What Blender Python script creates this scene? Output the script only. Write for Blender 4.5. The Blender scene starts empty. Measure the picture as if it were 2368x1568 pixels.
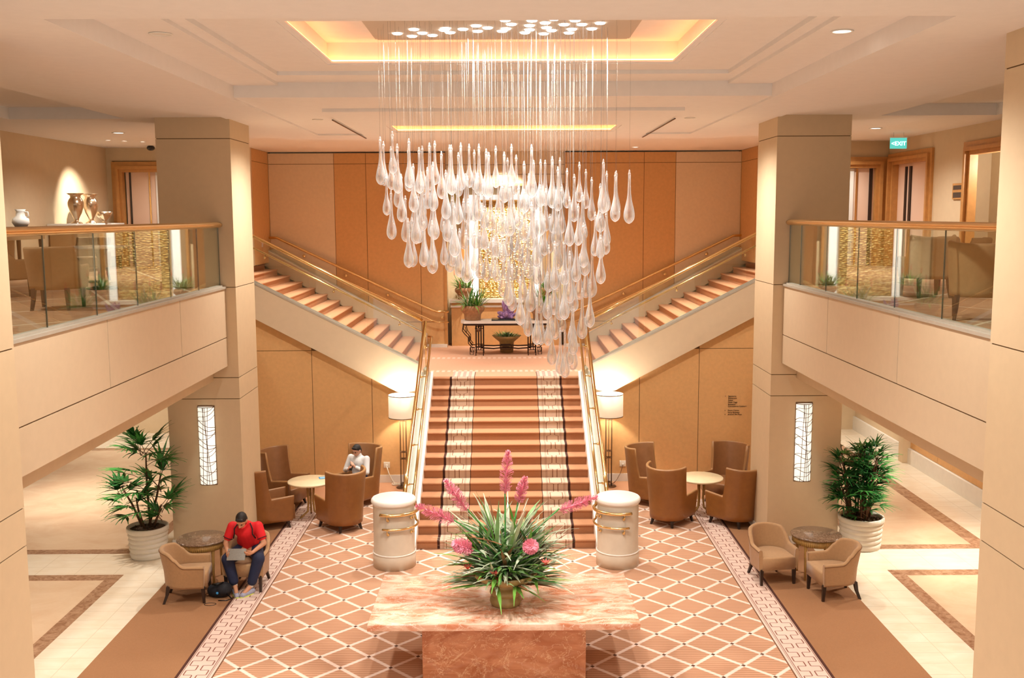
import bpy, bmesh, math, random
from mathutils import Vector, Matrix, Euler
random.seed(7)
scene = bpy.context.scene
col = scene.collection
PI = math.pi

# ------------------------------------------------------------------ camera, world, exposure
F_PX = 2343.0
def _norm(v):
    l = math.sqrt(sum(a*a for a in v)); return tuple(a/l for a in v)
fy = Vector(_norm(((1172-1184)/F_PX, -(498-784)/F_PX, -1)))
dn = Vector(_norm(((1275-1184)/F_PX, -(20000-784)/F_PX, -1)))
uz = -dn; uz = (uz - fy*uz.dot(fy)).normalized()
ux = fy.cross(uz)
cam_d = bpy.data.cameras.new('camera')
cam = bpy.data.objects.new('camera', cam_d)
col.objects.link(cam)
rot = Matrix((ux, fy, uz))
cam.matrix_world = Matrix.Translation((0.04, 0, 5.6)) @ rot.to_4x4()
cam_d.sensor_fit = 'HORIZONTAL'
cam_d.sensor_width = 36.0
cam_d.lens = 36.0*F_PX/2368.0
cam_d.clip_end = 200
scene.camera = cam

scene.view_settings.view_transform = 'Standard'
scene.view_settings.look = 'None'
scene.view_settings.gamma = 1.0
scene.view_settings.use_curve_mapping = False
scene.view_settings.exposure = 0.64
cy = scene.cycles
cy.max_bounces = 9; cy.diffuse_bounces = 3; cy.glossy_bounces = 4
cy.transmission_bounces = 8; cy.transparent_max_bounces = 40
cy.caustics_reflective = False; cy.caustics_refractive = False
cy.sample_clamp_indirect = 4.0
cy.use_adaptive_sampling = True; cy.adaptive_threshold = 0.02
cy.use_denoising = True

world = bpy.data.worlds.new('world'); scene.world = world
world.use_nodes = True
world.node_tree.nodes['Background'].inputs[0].default_value = (1.0, 0.93, 0.84, 1)
world.node_tree.nodes['Background'].inputs[1].default_value = 0.62

def lin(c):
    if isinstance(c, str):
        c = tuple(int(c[i:i+2], 16)/255 for i in (0, 2, 4))
    return tuple((v/12.92 if v <= .04045 else ((v+.055)/1.055)**2.4) for v in c)

def lamp(kind, name, loc, power, color=(1, .86, .68), size=.12, target=None, angle=140, blend=1.0, spread=None):
    d = bpy.data.lights.new(name, kind); d.energy = power; d.color = color
    if kind == 'AREA':
        d.shape = 'DISK'; d.size = size
        if spread: d.spread = math.radians(spread)
    else:
        d.shadow_soft_size = size
    if kind == 'SPOT':
        d.spot_size = math.radians(angle); d.spot_blend = blend
    o = bpy.data.objects.new(name, d); col.objects.link(o); o.location = loc
    if target is not None:
        v = Vector(target)-Vector(loc)
        o.rotation_euler = v.to_track_quat('-Z', 'Y').to_euler()
    return o

WARM = (1, .965, .90)
# recessed spots above the chandelier
for x, y, p in ((-1.1, 10.9, 170), (-.35, 11.3, 170), (.4, 10.8, 170), (1.1, 11.2, 170), (0, 10.9, 170)):
    lamp('SPOT', 'chandelier_spot_light', (x, y, 7.5), p*2.1, (1, .96, .9), .05, (x*1.3, y+.3, 0), 95, 1.0)
# recessed downlights of the middle ceiling, then added fill spots
for x, y, p in ((-2.95, 9.8, 300), (2.9, 9.7, 300), (-3.1, 17.2, 330), (3.1, 17.2, 330), (0, 22.6, 170),
                (0, 5.5, 230), (-3, 4.5, 180), (3, 4.5, 180)):
    lamp('SPOT', 'ceiling_down_light', (x, y, 7.13), p*1.3, WARM, .12, (x, y, 0), 150, 1.0)
for x, y in ((-.7, 18.0), (.7, 18.0), (0, 20.0)):
    lamp('SPOT', 'stair_fill_spot', (x, y, 7.13), 560, WARM, .1, (x, y-.2, 0), 70, .8)  # added spots without fixtures, to brighten the treads
for x in (-3.0, -4.6, 3.0, 4.6):
    lamp('SPOT', 'flight_fill_spot', (x, 23.0, 7.13), 420, WARM, .1, (x, 23.0, 0), 85, .9)  # unseen spots put over the side flights to whiten their treads
lamp('SPOT', 'jug_fill_spot', (-7.9, 18.0, 7.1), 90, WARM, .06, (-8.9, 18.5, 5.6), 50, 1.0)  # extra spot added so the jug comes out white
lamp('POINT', 'side_room_light', (9.1, 18.0, 6.5), 45, WARM, .1)
# mezzanine ceilings
for x, y, p in ((-7.36, 19.7, 200), (7.0, 19.4, 200), (-7, 12.5, 150), (7, 12.5, 150), (-7, 6, 120), (7, 6, 120), (-7.3, 23.0, 110), (7.2, 22.0, 110)):
    lamp('SPOT', 'mezzanine_down_light', (x, y, 7.13), p, WARM, .1, (x, y, 0), 150, 1.0)
# ground floor arcades
for x, y, p in ((-8.6, 19.8, 420), (-7.0, 15.9, 150), (-7.2, 12.7, 170), (-9.5, 24.5, 220), (8.9-.6, 20.6, 170), (7.4, 16.0, 480), (7.2, 12.7, 170), (8.0, 24.0, 200),
                (-5.6, 11, 60), (5.6, 11, 60)):
    lamp('SPOT', 'arcade_down_light', (x, y, 2.83), p, (1, .93, .83), .08, (x, y, 0), 125, 1.0)

# ------------------------------------------------------------------ node helper
class E:
    def __init__(s, nt, v): s.nt = nt; s.v = v
    def _op(s, op, *o, clamp=False):
        n = s.nt.nodes.new('ShaderNodeMath'); n.operation = op; n.use_clamp = clamp
        for i, a in enumerate((s,)+o):
            a = a.v if isinstance(a, E) else a
            if isinstance(a, (int, float)): n.inputs[i].default_value = a
            else: s.nt.links.new(a, n.inputs[i])
        return E(s.nt, n.outputs[0])
    def __add__(s, o): return s._op('ADD', o)
    def __sub__(s, o): return s._op('SUBTRACT', o)
    def __mul__(s, o): return s._op('MULTIPLY', o)
    def __truediv__(s, o): return s._op('DIVIDE', o)
    def abs(s): return s._op('ABSOLUTE')
    def frac(s): return s._op('FRACT')
    def sin(s): return s._op('SINE')
    def lt(s, o): return s._op('LESS_THAN', o)
    def gt(s, o): return s._op('GREATER_THAN', o)
    def min(s, o): return s._op('MINIMUM', o)
    def max(s, o): return s._op('MAXIMUM', o)
    def tri(s): return ((s.frac()-.5).abs()*-1+.5)       # distance to nearest integer
    def inv(s): return s._op('MULTIPLY_ADD', -1.0, 1.0)
    def band(s, a, b): return s.gt(a)*s.lt(b)
    def ramp(s, a, b): return ((s-a)/(b-a))._op('ADD', 0.0, clamp=True)

def new_mat(name):
    m = bpy.data.materials.new(name); m.use_nodes = True
    nt = m.node_tree; b = nt.nodes['Principled BSDF']
    return m, nt, b
def coords(nt):
    t = nt.nodes.new('ShaderNodeTexCoord'); s = nt.nodes.new('ShaderNodeSeparateXYZ')
    nt.links.new(t.outputs['Object'], s.inputs[0])
    return t, E(nt, s.outputs[0]), E(nt, s.outputs[1]), E(nt, s.outputs[2])
def noise(nt, vec, scale, detail=3, rough=.55, stretch=None, dist=0):
    if stretch:
        mp = nt.nodes.new('ShaderNodeMapping'); mp.inputs['Scale'].default_value = stretch
        nt.links.new(vec, mp.inputs[0]); vec = mp.outputs[0]
    n = nt.nodes.new('ShaderNodeTexNoise'); n.inputs['Scale'].default_value = scale
    n.inputs['Detail'].default_value = detail; n.inputs['Roughness'].default_value = rough
    n.inputs['Distortion'].default_value = dist
    nt.links.new(vec, n.inputs['Vector'])
    return E(nt, n.outputs[0])
def mix(nt, f, a, b):
    n = nt.nodes.new('ShaderNodeMix'); n.data_type = 'RGBA'
    for i, v in ((0, f), (6, a), (7, b)):
        v = v.v if isinstance(v, E) else v
        if isinstance(v, (int, float)): n.inputs[i].default_value = v
        elif isinstance(v, tuple): n.inputs[i].default_value = (*v[:3], 1)
        elif isinstance(v, str): n.inputs[i].default_value = (*lin(v), 1)
        else: nt.links.new(v, n.inputs[i])
    return n.outputs[2]
def bump(nt, b, h, strength=.3, dist=.01):
    n = nt.nodes.new('ShaderNodeBump'); n.inputs['Strength'].default_value = strength; n.inputs['Distance'].default_value = dist
    nt.links.new(h.v if isinstance(h, E) else h, n.inputs['Height']); nt.links.new(n.outputs[0], b.inputs['Normal'])

def mat(name, c, rough=.6, metal=0, var=0, vscale=8, bmp=0, bscale=60, emit=None, es=0, sheen=0, spec=None, trans=0, ior=None):
    m, nt, b = new_mat(name)
    b.inputs['Base Color'].default_value = (*lin(c), 1)
    b.inputs['Roughness'].default_value = rough; b.inputs['Metallic'].default_value = metal
    if spec is not None: b.inputs['Specular IOR Level'].default_value = spec
    if sheen: b.inputs['Sheen Weight'].default_value = sheen
    if trans: b.inputs['Transmission Weight'].default_value = trans
    if ior: b.inputs['IOR'].default_value = ior
    t = nt.nodes.new('ShaderNodeTexCoord')
    if var:
        n = noise(nt, t.outputs['Object'], vscale, 4)
        l = lin(c)
        nt.links.new(mix(nt, n.ramp(.3, .7), tuple(v*(1-var) for v in l), tuple(min(1, v*(1+var)) for v in l)), b.inputs['Base Color'])
    if bmp:
        bump(nt, b, noise(nt, t.outputs['Object'], bscale, 2), bmp)
    if emit:
        b.inputs['Emission Color'].default_value = (*lin(emit), 1); b.inputs['Emission Strength'].default_value = es
    return m

M = {}
M['cream'] = mat('cream_plaster', 'd9c09c', .75, var=.02, bmp=.05, bscale=120)
M['fascia_cream'] = mat('cream_fascia', 'd6be9e', .75, var=.02, bmp=.05, bscale=120)  # cream of the edge beams and stringers
M['ceil'] = mat('ceiling_plaster', 'f6efe8', .9, var=.015)
M['ceil_pan'] = mat('ceiling_grey_panel', 'cfc0ac', .8)
M['gap'] = mat('joint_backing', '7a5a38', .9)  # dark brown backing behind joints and grooves
M['orange'] = mat('ochre_fabric_panel', 'dcaa70', .8, var=.05, vscale=14, bmp=.15, bscale=220)
M['pale'] = mat('pale_fabric_panel', 'ead0ac', .8, var=.03, vscale=14, bmp=.15, bscale=220)
M['stonew'] = mat('white_stone', 'ece4d8', .4, var=.03)
M['greystone'] = mat('grey_stone_cap', 'b6ac9c', .35, var=.05)
M['travertine'] = mat('travertine', 'd3c5b0', .3, var=.04, vscale=6)
M['brass'] = mat('polished_brass', 'e8ca90', .16, 1.0)
M['brass_soft'] = mat('satin_brass', 'ecc588', .24, 1.0)
M['iron'] = mat('dark_iron', '3c2a20', .5, .6)
M['lampmetal'] = mat('bronze_metal', '6a4c34', .4, .7)
M['dkwood'] = mat('dark_wood', '2e1d14', .4, var=.2)
M['tan'] = mat('tan_upholstery', 'ac8258', .85, var=.06, vscale=30, bmp=.2, bscale=300, sheen=.2)
M['taninner'] = mat('light_tan_upholstery', 'b68e64', .85, var=.05, vscale=30, bmp=.2, bscale=300, sheen=.2)
M['piping'] = mat('brown_piping', '7a5230', .7)
M['leather'] = mat('brown_leather', '94602f', .36, var=.08, vscale=10, bmp=.1, bscale=90)
M['leatherin'] = mat('brown_leather_inner', '9c6c44', .4, var=.08, vscale=10, bmp=.1, bscale=90)
M['leathrim'] = mat('leather_rim', 'a87a4c', .35)
M['loungebr'] = mat('taupe_upholstery', '9c7a52', .85, var=.06, vscale=20, bmp=.2, bscale=300)
M['ambertop'] = mat('pale_onyx_top', 'f0d9b0', .25, var=.05, vscale=8)
M['woodgold'] = mat('gilded_wood', 'b78c4c', .45, var=.12, vscale=12)
M['potwhite'] = mat('white_glazed_pot', 'ddd4c4', .35, var=.04)
M['terracotta'] = mat('brown_ceramic', 'a97e58', .6, var=.15, vscale=20, bmp=.3, bscale=30)
M['urn'] = mat('antique_urn', 'a58a58', .45, var=.15, vscale=14)
M['soil'] = mat('soil', '4a3422', .95, var=.4, vscale=40, bmp=.6, bscale=60)
M['leafdk'] = mat('dark_leaf', '2c6a30', .4, var=.35, vscale=6)
M['leafmid'] = mat('mid_leaf', '3f8a3c', .4, var=.3, vscale=6)
M['leaflt'] = mat('silvery_leaf', 'c6d0b2', .45, var=.2, vscale=6)
M['arrmid'] = mat('arrangement_leaf', '86ac70', .45, var=.25, vscale=6); M['arrdark'] = mat('arrangement_dark_leaf', '4f7f46', .45, var=.3, vscale=6)
M['leafred'] = mat('reddish_leaf', '8a5a3a', .5, var=.3, vscale=6)
M['leafbr'] = mat('bright_leaf', '74ac48', .4, var=.25, vscale=6)
M['stem'] = mat('plant_stem', '5a3c22', .8, var=.2)
M['pink'] = mat('pink_bloom', 'ff9db0', .6, var=.12, vscale=30)
M['redfl'] = mat('red_bloom', 'e8645a', .6, var=.15, vscale=30)
M['amethyst'] = mat('purple_crystal', 'a583b6', .15, var=.3, vscale=20)
M['black'] = mat('black_gloss', '1a1817', .2)
M['blackcloth'] = mat('black_nylon', '16161d', .8, var=.3)
M['white'] = mat('white_paint', 'f2ece2', .5)
M['shade'] = mat('lamp_shade_fabric', 'fff1dc', .8, emit='ffe6c2', es=.35)
M['bulb'] = mat('glowing_bulb', 'ffffff', .5, emit='fff0d8', es=9)
M['spotdisc'] = mat('spot_lens', 'ffffff', .5, emit='ffffff', es=9)
M['lens'] = mat('downlight_lens', 'ffffff', .5, emit='fff4e4', es=3)
M['sconce'] = mat('sconce_glass', 'ffffff', .4, emit='fff3df', es=.62)
M['cove'] = mat('cove_light_strip', 'ffffff', .5, emit='ff9c50', es=5.0)
M['silver'] = mat('silver_lustre', 'd2bea4', .25, 1.0)
M['marbwhite'] = mat('white_marble_top', 'e9e2d8', .25, var=.05)
M['skin'] = mat('skin', 'c98f6c', .55)
M['skin2'] = mat('skin_fair', 'd6a084', .55)
M['hair'] = mat('dark_hair', '1e1613', .6, var=.3, vscale=60, bmp=.5, bscale=90)
M['red'] = mat('red_polo', 'e01a22', .75, bmp=.1)
M['redtrim'] = mat('dark_trim', '2a1416', .8)
M['navy'] = mat('navy_trousers', '1b2340', .8, var=.15)
M['whiteshirt'] = mat('white_shirt', 'e6e4e2', .8)
M['sock'] = mat('white_sock', 'ddd8cc', .9)
M['shoe'] = mat('grey_shoe', '9c9cae', .7, var=.25, vscale=60)
M['lime'] = mat('lime_sole', 'd6e06a', .6)
M['tablet'] = mat('grey_tablet', '8a857c', .5, var=.1, vscale=60)
M['blue'] = mat('blue_paper', '3b8ec4', .5)
M['doortrim'] = mat('honey_wood_trim', 'c98f50', .45, var=.08, vscale=10)
M['doorpink'] = mat('pale_door', 'f0cdb4', .5)
M['ivory'] = mat('ivory_plastic', 'e8dcc8', .4)
M['exitgreen'] = mat('exit_sign_glow', '5fd0c8', .4, emit='4cc4bc', es=.6)
M['exittext'] = mat('exit_letters', 'ffffff', .4, emit='f4ffff', es=1.6)
M['picdark'] = mat('dark_notice', '4b3a30', .5)
M['lettering'] = mat('dark_lettering', '3a2413', .6)
M['goldwash'] = mat('gilt_panel', 'c9b060', .35, .6)

def glass_panel_mat():
    m, nt, b = new_mat('clear_glass'); nt.nodes.remove(b)
    out = nt.nodes['Material Output']
    lw = nt.nodes.new('ShaderNodeLayerWeight'); lw.inputs[0].default_value = .5
    tr = nt.nodes.new('ShaderNodeBsdfTransparent'); tr.inputs[0].default_value = (.93, .965, .94, 1)
    gl = nt.nodes.new('ShaderNodeBsdfGlossy'); gl.inputs['Roughness'].default_value = 0.0
    gl.inputs[0].default_value = (.95, 1, .97, 1)
    mx = nt.nodes.new('ShaderNodeMixShader')
    f = E(nt, lw.outputs['Facing'])._op('POWER', 5.0)*1.3+.05
    nt.links.new(f.v, mx.inputs[0]); nt.links.new(tr.outputs[0], mx.inputs[1]); nt.links.new(gl.outputs[0], mx.inputs[2])
    nt.links.new(mx.outputs[0], out.inputs[0])
    return m
M['glass'] = glass_panel_mat()
M['glassedge'] = mat('green_glass_edge', '2c3c34', .3)
def drop_mat():
    m, nt, b = new_mat('blown_glass')
    out = nt.nodes['Material Output']
    b.inputs['Base Color'].default_value = (1, 1, 1, 1); b.inputs['Roughness'].default_value = .0
    b.inputs['Transmission Weight'].default_value = 1.0; b.inputs['IOR'].default_value = 1.45
    tr = nt.nodes.new('ShaderNodeBsdfTransparent')
    mx = nt.nodes.new('ShaderNodeMixShader'); mx.inputs[0].default_value = .5
    nt.links.new(tr.outputs[0], mx.inputs[1]); nt.links.new(b.outputs[0], mx.inputs[2])
    # white scatter mixed in to stand for caustic glow, strongest at the rims
    lw = nt.nodes.new('ShaderNodeLayerWeight'); lw.inputs[0].default_value = .45
    sc = nt.nodes.new('ShaderNodeBsdfTranslucent'); sc.inputs[0].default_value = (1, 1, 1, 1)
    df = nt.nodes.new('ShaderNodeBsdfDiffuse'); df.inputs[0].default_value = (1, 1, 1, 1)
    a = nt.nodes.new('ShaderNodeMixShader'); a.inputs[0].default_value = .5
    nt.links.new(sc.outputs[0], a.inputs[1]); nt.links.new(df.outputs[0], a.inputs[2])
    m2 = nt.nodes.new('ShaderNodeMixShader')
    f = E(nt, lw.outputs['Facing'])*.42+.07
    nt.links.new(f.v, m2.inputs[0]); nt.links.new(mx.outputs[0], m2.inputs[1]); nt.links.new(a.outputs[0], m2.inputs[2])
    nt.links.new(m2.outputs[0], out.inputs[0])
    return m
M['drop'] = drop_mat()
M['cable'] = mat('steel_cable', '8c867e', .5, .0)

def carpet_mat():
    m, nt, b = new_mat('lobby_carpet')
    t, x, y, z = coords(nt)
    b.inputs['Roughness'].default_value = .95
    xs = x+.03
    a = xs.abs()
    # diamond lattice
    u = (x+.02)/.629+.5*.5; v = (y-12.372)/.6445
    u = (x+3.01)/.629
    d1 = (u+v).tri(); d2 = (u-v).tri()
    line = d1.min(d2).lt(.048)
    soft = d1.min(d2).lt(.066)
    node = (d1.max(d2)).lt(.05)
    stripes = (y/.052).frac().gt(.62)
    fill = mix(nt, stripes, 'c89878', 'a87858')
    fill = mix(nt, soft, fill, 'd6b09a')
    fill = mix(nt, line, fill, 'ead2c2')
    fill = mix(nt, node, fill, '5b3a28')
    # border with chained meander
    c = (a-3.80).abs()
    sq = ((y*(2*PI/.27)).sin()*6)._op('MINIMUM', 1.0)._op('MAXIMUM', -1.0)
    w = sq*.055+.085
    me = (c-w).abs().lt(.0075)
    cross = ((y/.135).tri().lt(.045))*c.band(.03, .14)
    edge1 = a.band(3.985, 4.025)
    edge0 = a.band(3.555, 3.572)
    lines = (c.band(.168, .178)).max(c.band(.19, .196))
    bd = mix(nt, (me.max(cross)).max(lines), 'dcc0b0', '855040')
    bd = mix(nt, edge0, bd, '6d4428')
    bd = mix(nt, edge1, bd, '4a2416')
    plain = mix(nt, noise(nt, t.outputs['Object'], 60, 2), 'a2744e', '946642')
    back = y.gt(19.5)
    back_plain = mix(nt, noise(nt, t.outputs['Object'], 60, 2), 'd7a27c', 'cc946e')
    r = mix(nt, a.gt(3.555), fill, bd)
    r = mix(nt, back, r, back_plain)
    r = mix(nt, a.gt(4.025), r, plain)
    nt.links.new(r, b.inputs['Base Color'])
    bump(nt, b, noise(nt, t.outputs['Object'], 150, 2), .25)
    return m
def stair_carpet_mat():
    m, nt, b = new_mat('stair_carpet')
    t, x, y, z = coords(nt)
    b.inputs['Roughness'].default_value = .95
    a = x.abs()
    inb = a.band(.66, 1.12)
    c = (a-.90).abs()
    s = z*1.0+y*.5
    sq = ((s*(2*PI/.36)).sin()*5)._op('MINIMUM', 1.0)._op('MAXIMUM', -1.0)
    me = (c-(sq*.035+.075)).abs().lt(.008)
    bd = mix(nt, (me.max(c.band(.145, .152))).max(c.band(.165, .17)), 'c8a890', '8a6048')
    base = mix(nt, noise(nt, t.outputs['Object'], 90, 2), 'b9835e', 'ab744e')
    r = mix(nt, inb, base, bd)
    r = mix(nt, a.band(.645, .66), r, '5a3422')
    r = mix(nt, a.band(1.12, 1.165), r, '3f1f14')
    nt.links.new(r, b.inputs['Base Color'])
    bump(nt, b, noise(nt, t.outputs['Object'], 150, 2), .25)
    return m
def landing_mat():
    m, nt, b = new_mat('landing_carpet')
    t, x, y, z = coords(nt)
    b.inputs['Roughness'].default_value = .95
    base = mix(nt, noise(nt, t.outputs['Object'], 90, 2), 'dba98a', 'cf9874')
    dots = ((x/.12).frac().gt(.45))*(((y/.09).frac()).gt(.3))
    band1 = y.band(21.62, 21.86); band2 = y.band(23.65, 23.9)
    a = x.abs()
    inb = a.band(.66, 1.12)*y.lt(21.7)
    r = mix(nt, (band1.max(band2))*dots, base, 'e6c8b2')
    r = mix(nt, inb, r, 'e2c4b0')
    r = mix(nt, inb*dots, r, 'b98f80')
    r = mix(nt, a.band(.645, .66)*y.lt(21.6), r, '5a3422')
    nt.links.new(r, b.inputs['Base Color'])
    return m
def marble_floor_mat():
    m, nt, b = new_mat('marble_floor')
    t, x, y, z = coords(nt)
    b.inputs['Roughness'].default_value = .13
    a = x.abs()
    n = noise(nt, t.outputs['Object'], 1.6, 5, .6, (1, 2.2, 1), .8)
    light = mix(nt, n.ramp(.3, .7), 'efe2cc', 'e6d2b6')
    grid = ((x/.62).tri().lt(.008)).max((y/.31).tri().lt(.014))
    light = mix(nt, grid, light, 'd6c3a8')
    n2 = noise(nt, t.outputs['Object'], 1.3, 6, .62, (1, 1.3, 1), .6)
    beige = mix(nt, n2.ramp(.35, .68), 'd6b494', 'e2c6a6')
    n3 = noise(nt, t.outputs['Object'], 7, 6, .7, None, 1.5)
    dark = mix(nt, n3.ramp(.35, .7), '8a6248', 'c09a7c')
    in1 = a.gt(6.03)*y.lt(15.45)
    in1b = a.gt(6.25)*y.lt(15.2)
    in2 = (a.gt(6.0)*y.band(16.45, 24.3))*x.lt(8.2)
    in2b = (a.gt(6.2)*y.band(16.68, 24.05))*x.lt(7.92)
    in3 = x.lt(-6)*y.band(26.5, 34)
    in3b = x.lt(-6)*y.band(26.75, 34)
    r = mix(nt, in1.max(in2).max(in3), light, dark)
    r = mix(nt, in1b.max(in2b).max(in3b), r, beige)
    nt.links.new(r, b.inputs['Base Color'])
    return m
def pink_marble_mat(name, a, bb, vein):
    m, nt, b = new_mat(name)
    t = nt.nodes.new('ShaderNodeTexCoord')
    b.inputs['Roughness'].default_value = .12
    n = noise(nt, t.outputs['Object'], 1.7, 6, .6, (1, 2.6, 2.2), 1.6)
    r = mix(nt, n.ramp(.38, .62), a, bb)
    n2 = noise(nt, t.outputs['Object'], 1.4, 7, .62, (1, 1.6, 1.4), 2.2)
    v = (n2-.5).abs().lt(.006)
    n3 = noise(nt, t.outputs['Object'], 3.1, 7, .6, (1, 2.0, 1.6), 1.5)
    v2 = (n3-.52).abs().lt(.005)
    r = mix(nt, (v.max(v2))*.6, r, vein)
    nt.links.new(r, b.inputs['Base Color'])
    return m
def brown_marble_mat():
    m, nt, b = new_mat('brown_marble')
    t = nt.nodes.new('ShaderNodeTexCoord')
    b.inputs['Roughness'].default_value = .15
    n = noise(nt, t.outputs['Object'], 22, 6, .7, None, 1.5)
    nt.links.new(mix(nt, n.ramp(.35, .68), '5c4230', 'a58a72'), b.inputs['Base Color'])
    return m
def mosaic_mat():
    m, nt, b = new_mat('gold_mosaic')
    t, x, y, z = coords(nt)
    v = nt.nodes.new('ShaderNodeTexVoronoi'); v.inputs['Scale'].default_value = 13
    mp = nt.nodes.new('ShaderNodeMapping'); mp.inputs['Scale'].default_value = (1, 1, 2.0)
    nt.links.new(t.outputs['Object'], mp.inputs[0]); nt.links.new(mp.outputs[0], v.inputs['Vector'])
    cs = nt.nodes.new('ShaderNodeSeparateColor'); nt.links.new(v.outputs['Color'], cs.inputs[0])
    r = E(nt, cs.outputs[0])
    nt.links.new(mix(nt, r, 'b88a3c', 'f3dc94'), b.inputs['Base Color'])
    b.inputs['Metallic'].default_value = .85; b.inputs['Roughness'].default_value = .28
    bump(nt, b, r*.7+E(nt, v.outputs['Distance']), .9, .03)
    return m
def lounge_carpet_mat():
    m, nt, b = new_mat('lounge_carpet')
    t, x, y, z = coords(nt)
    b.inputs['Roughness'].default_value = .95
    n = noise(nt, t.outputs['Object'], 5, 3, .6, (1, 4, 1))
    r = mix(nt, n.ramp(.35, .65), 'b58e6c', 'a0724c')
    u = (x+y*.5)/1.5; v = (x*.8-y*.7)/1.7
    r = mix(nt, (u.tri().lt(.016)).max(v.tri().lt(.014)), r, 'd9c4a6')
    nt.links.new(r, b.inputs['Base Color'])
    return m
M['carpet'] = carpet_mat(); M['stair'] = stair_carpet_mat(); M['landing'] = landing_mat()
M['sidestair'] = mat('side_stair_carpet', 'd0946c', .95, var=.05, vscale=60, bmp=.25, bscale=150)
M['marble'] = marble_floor_mat()
M['pinktop'] = pink_marble_mat('rose_marble_top', 'd68a66', 'efd0b8', 'fff0e2')
M['pinkbase'] = pink_marble_mat('rose_marble_base', 'b4704c', 'cf906a', 'f2cfa8')
M['brownmarble'] = brown_marble_mat(); M['mosaic'] = mosaic_mat(); M['lounge'] = lounge_carpet_mat()

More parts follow.
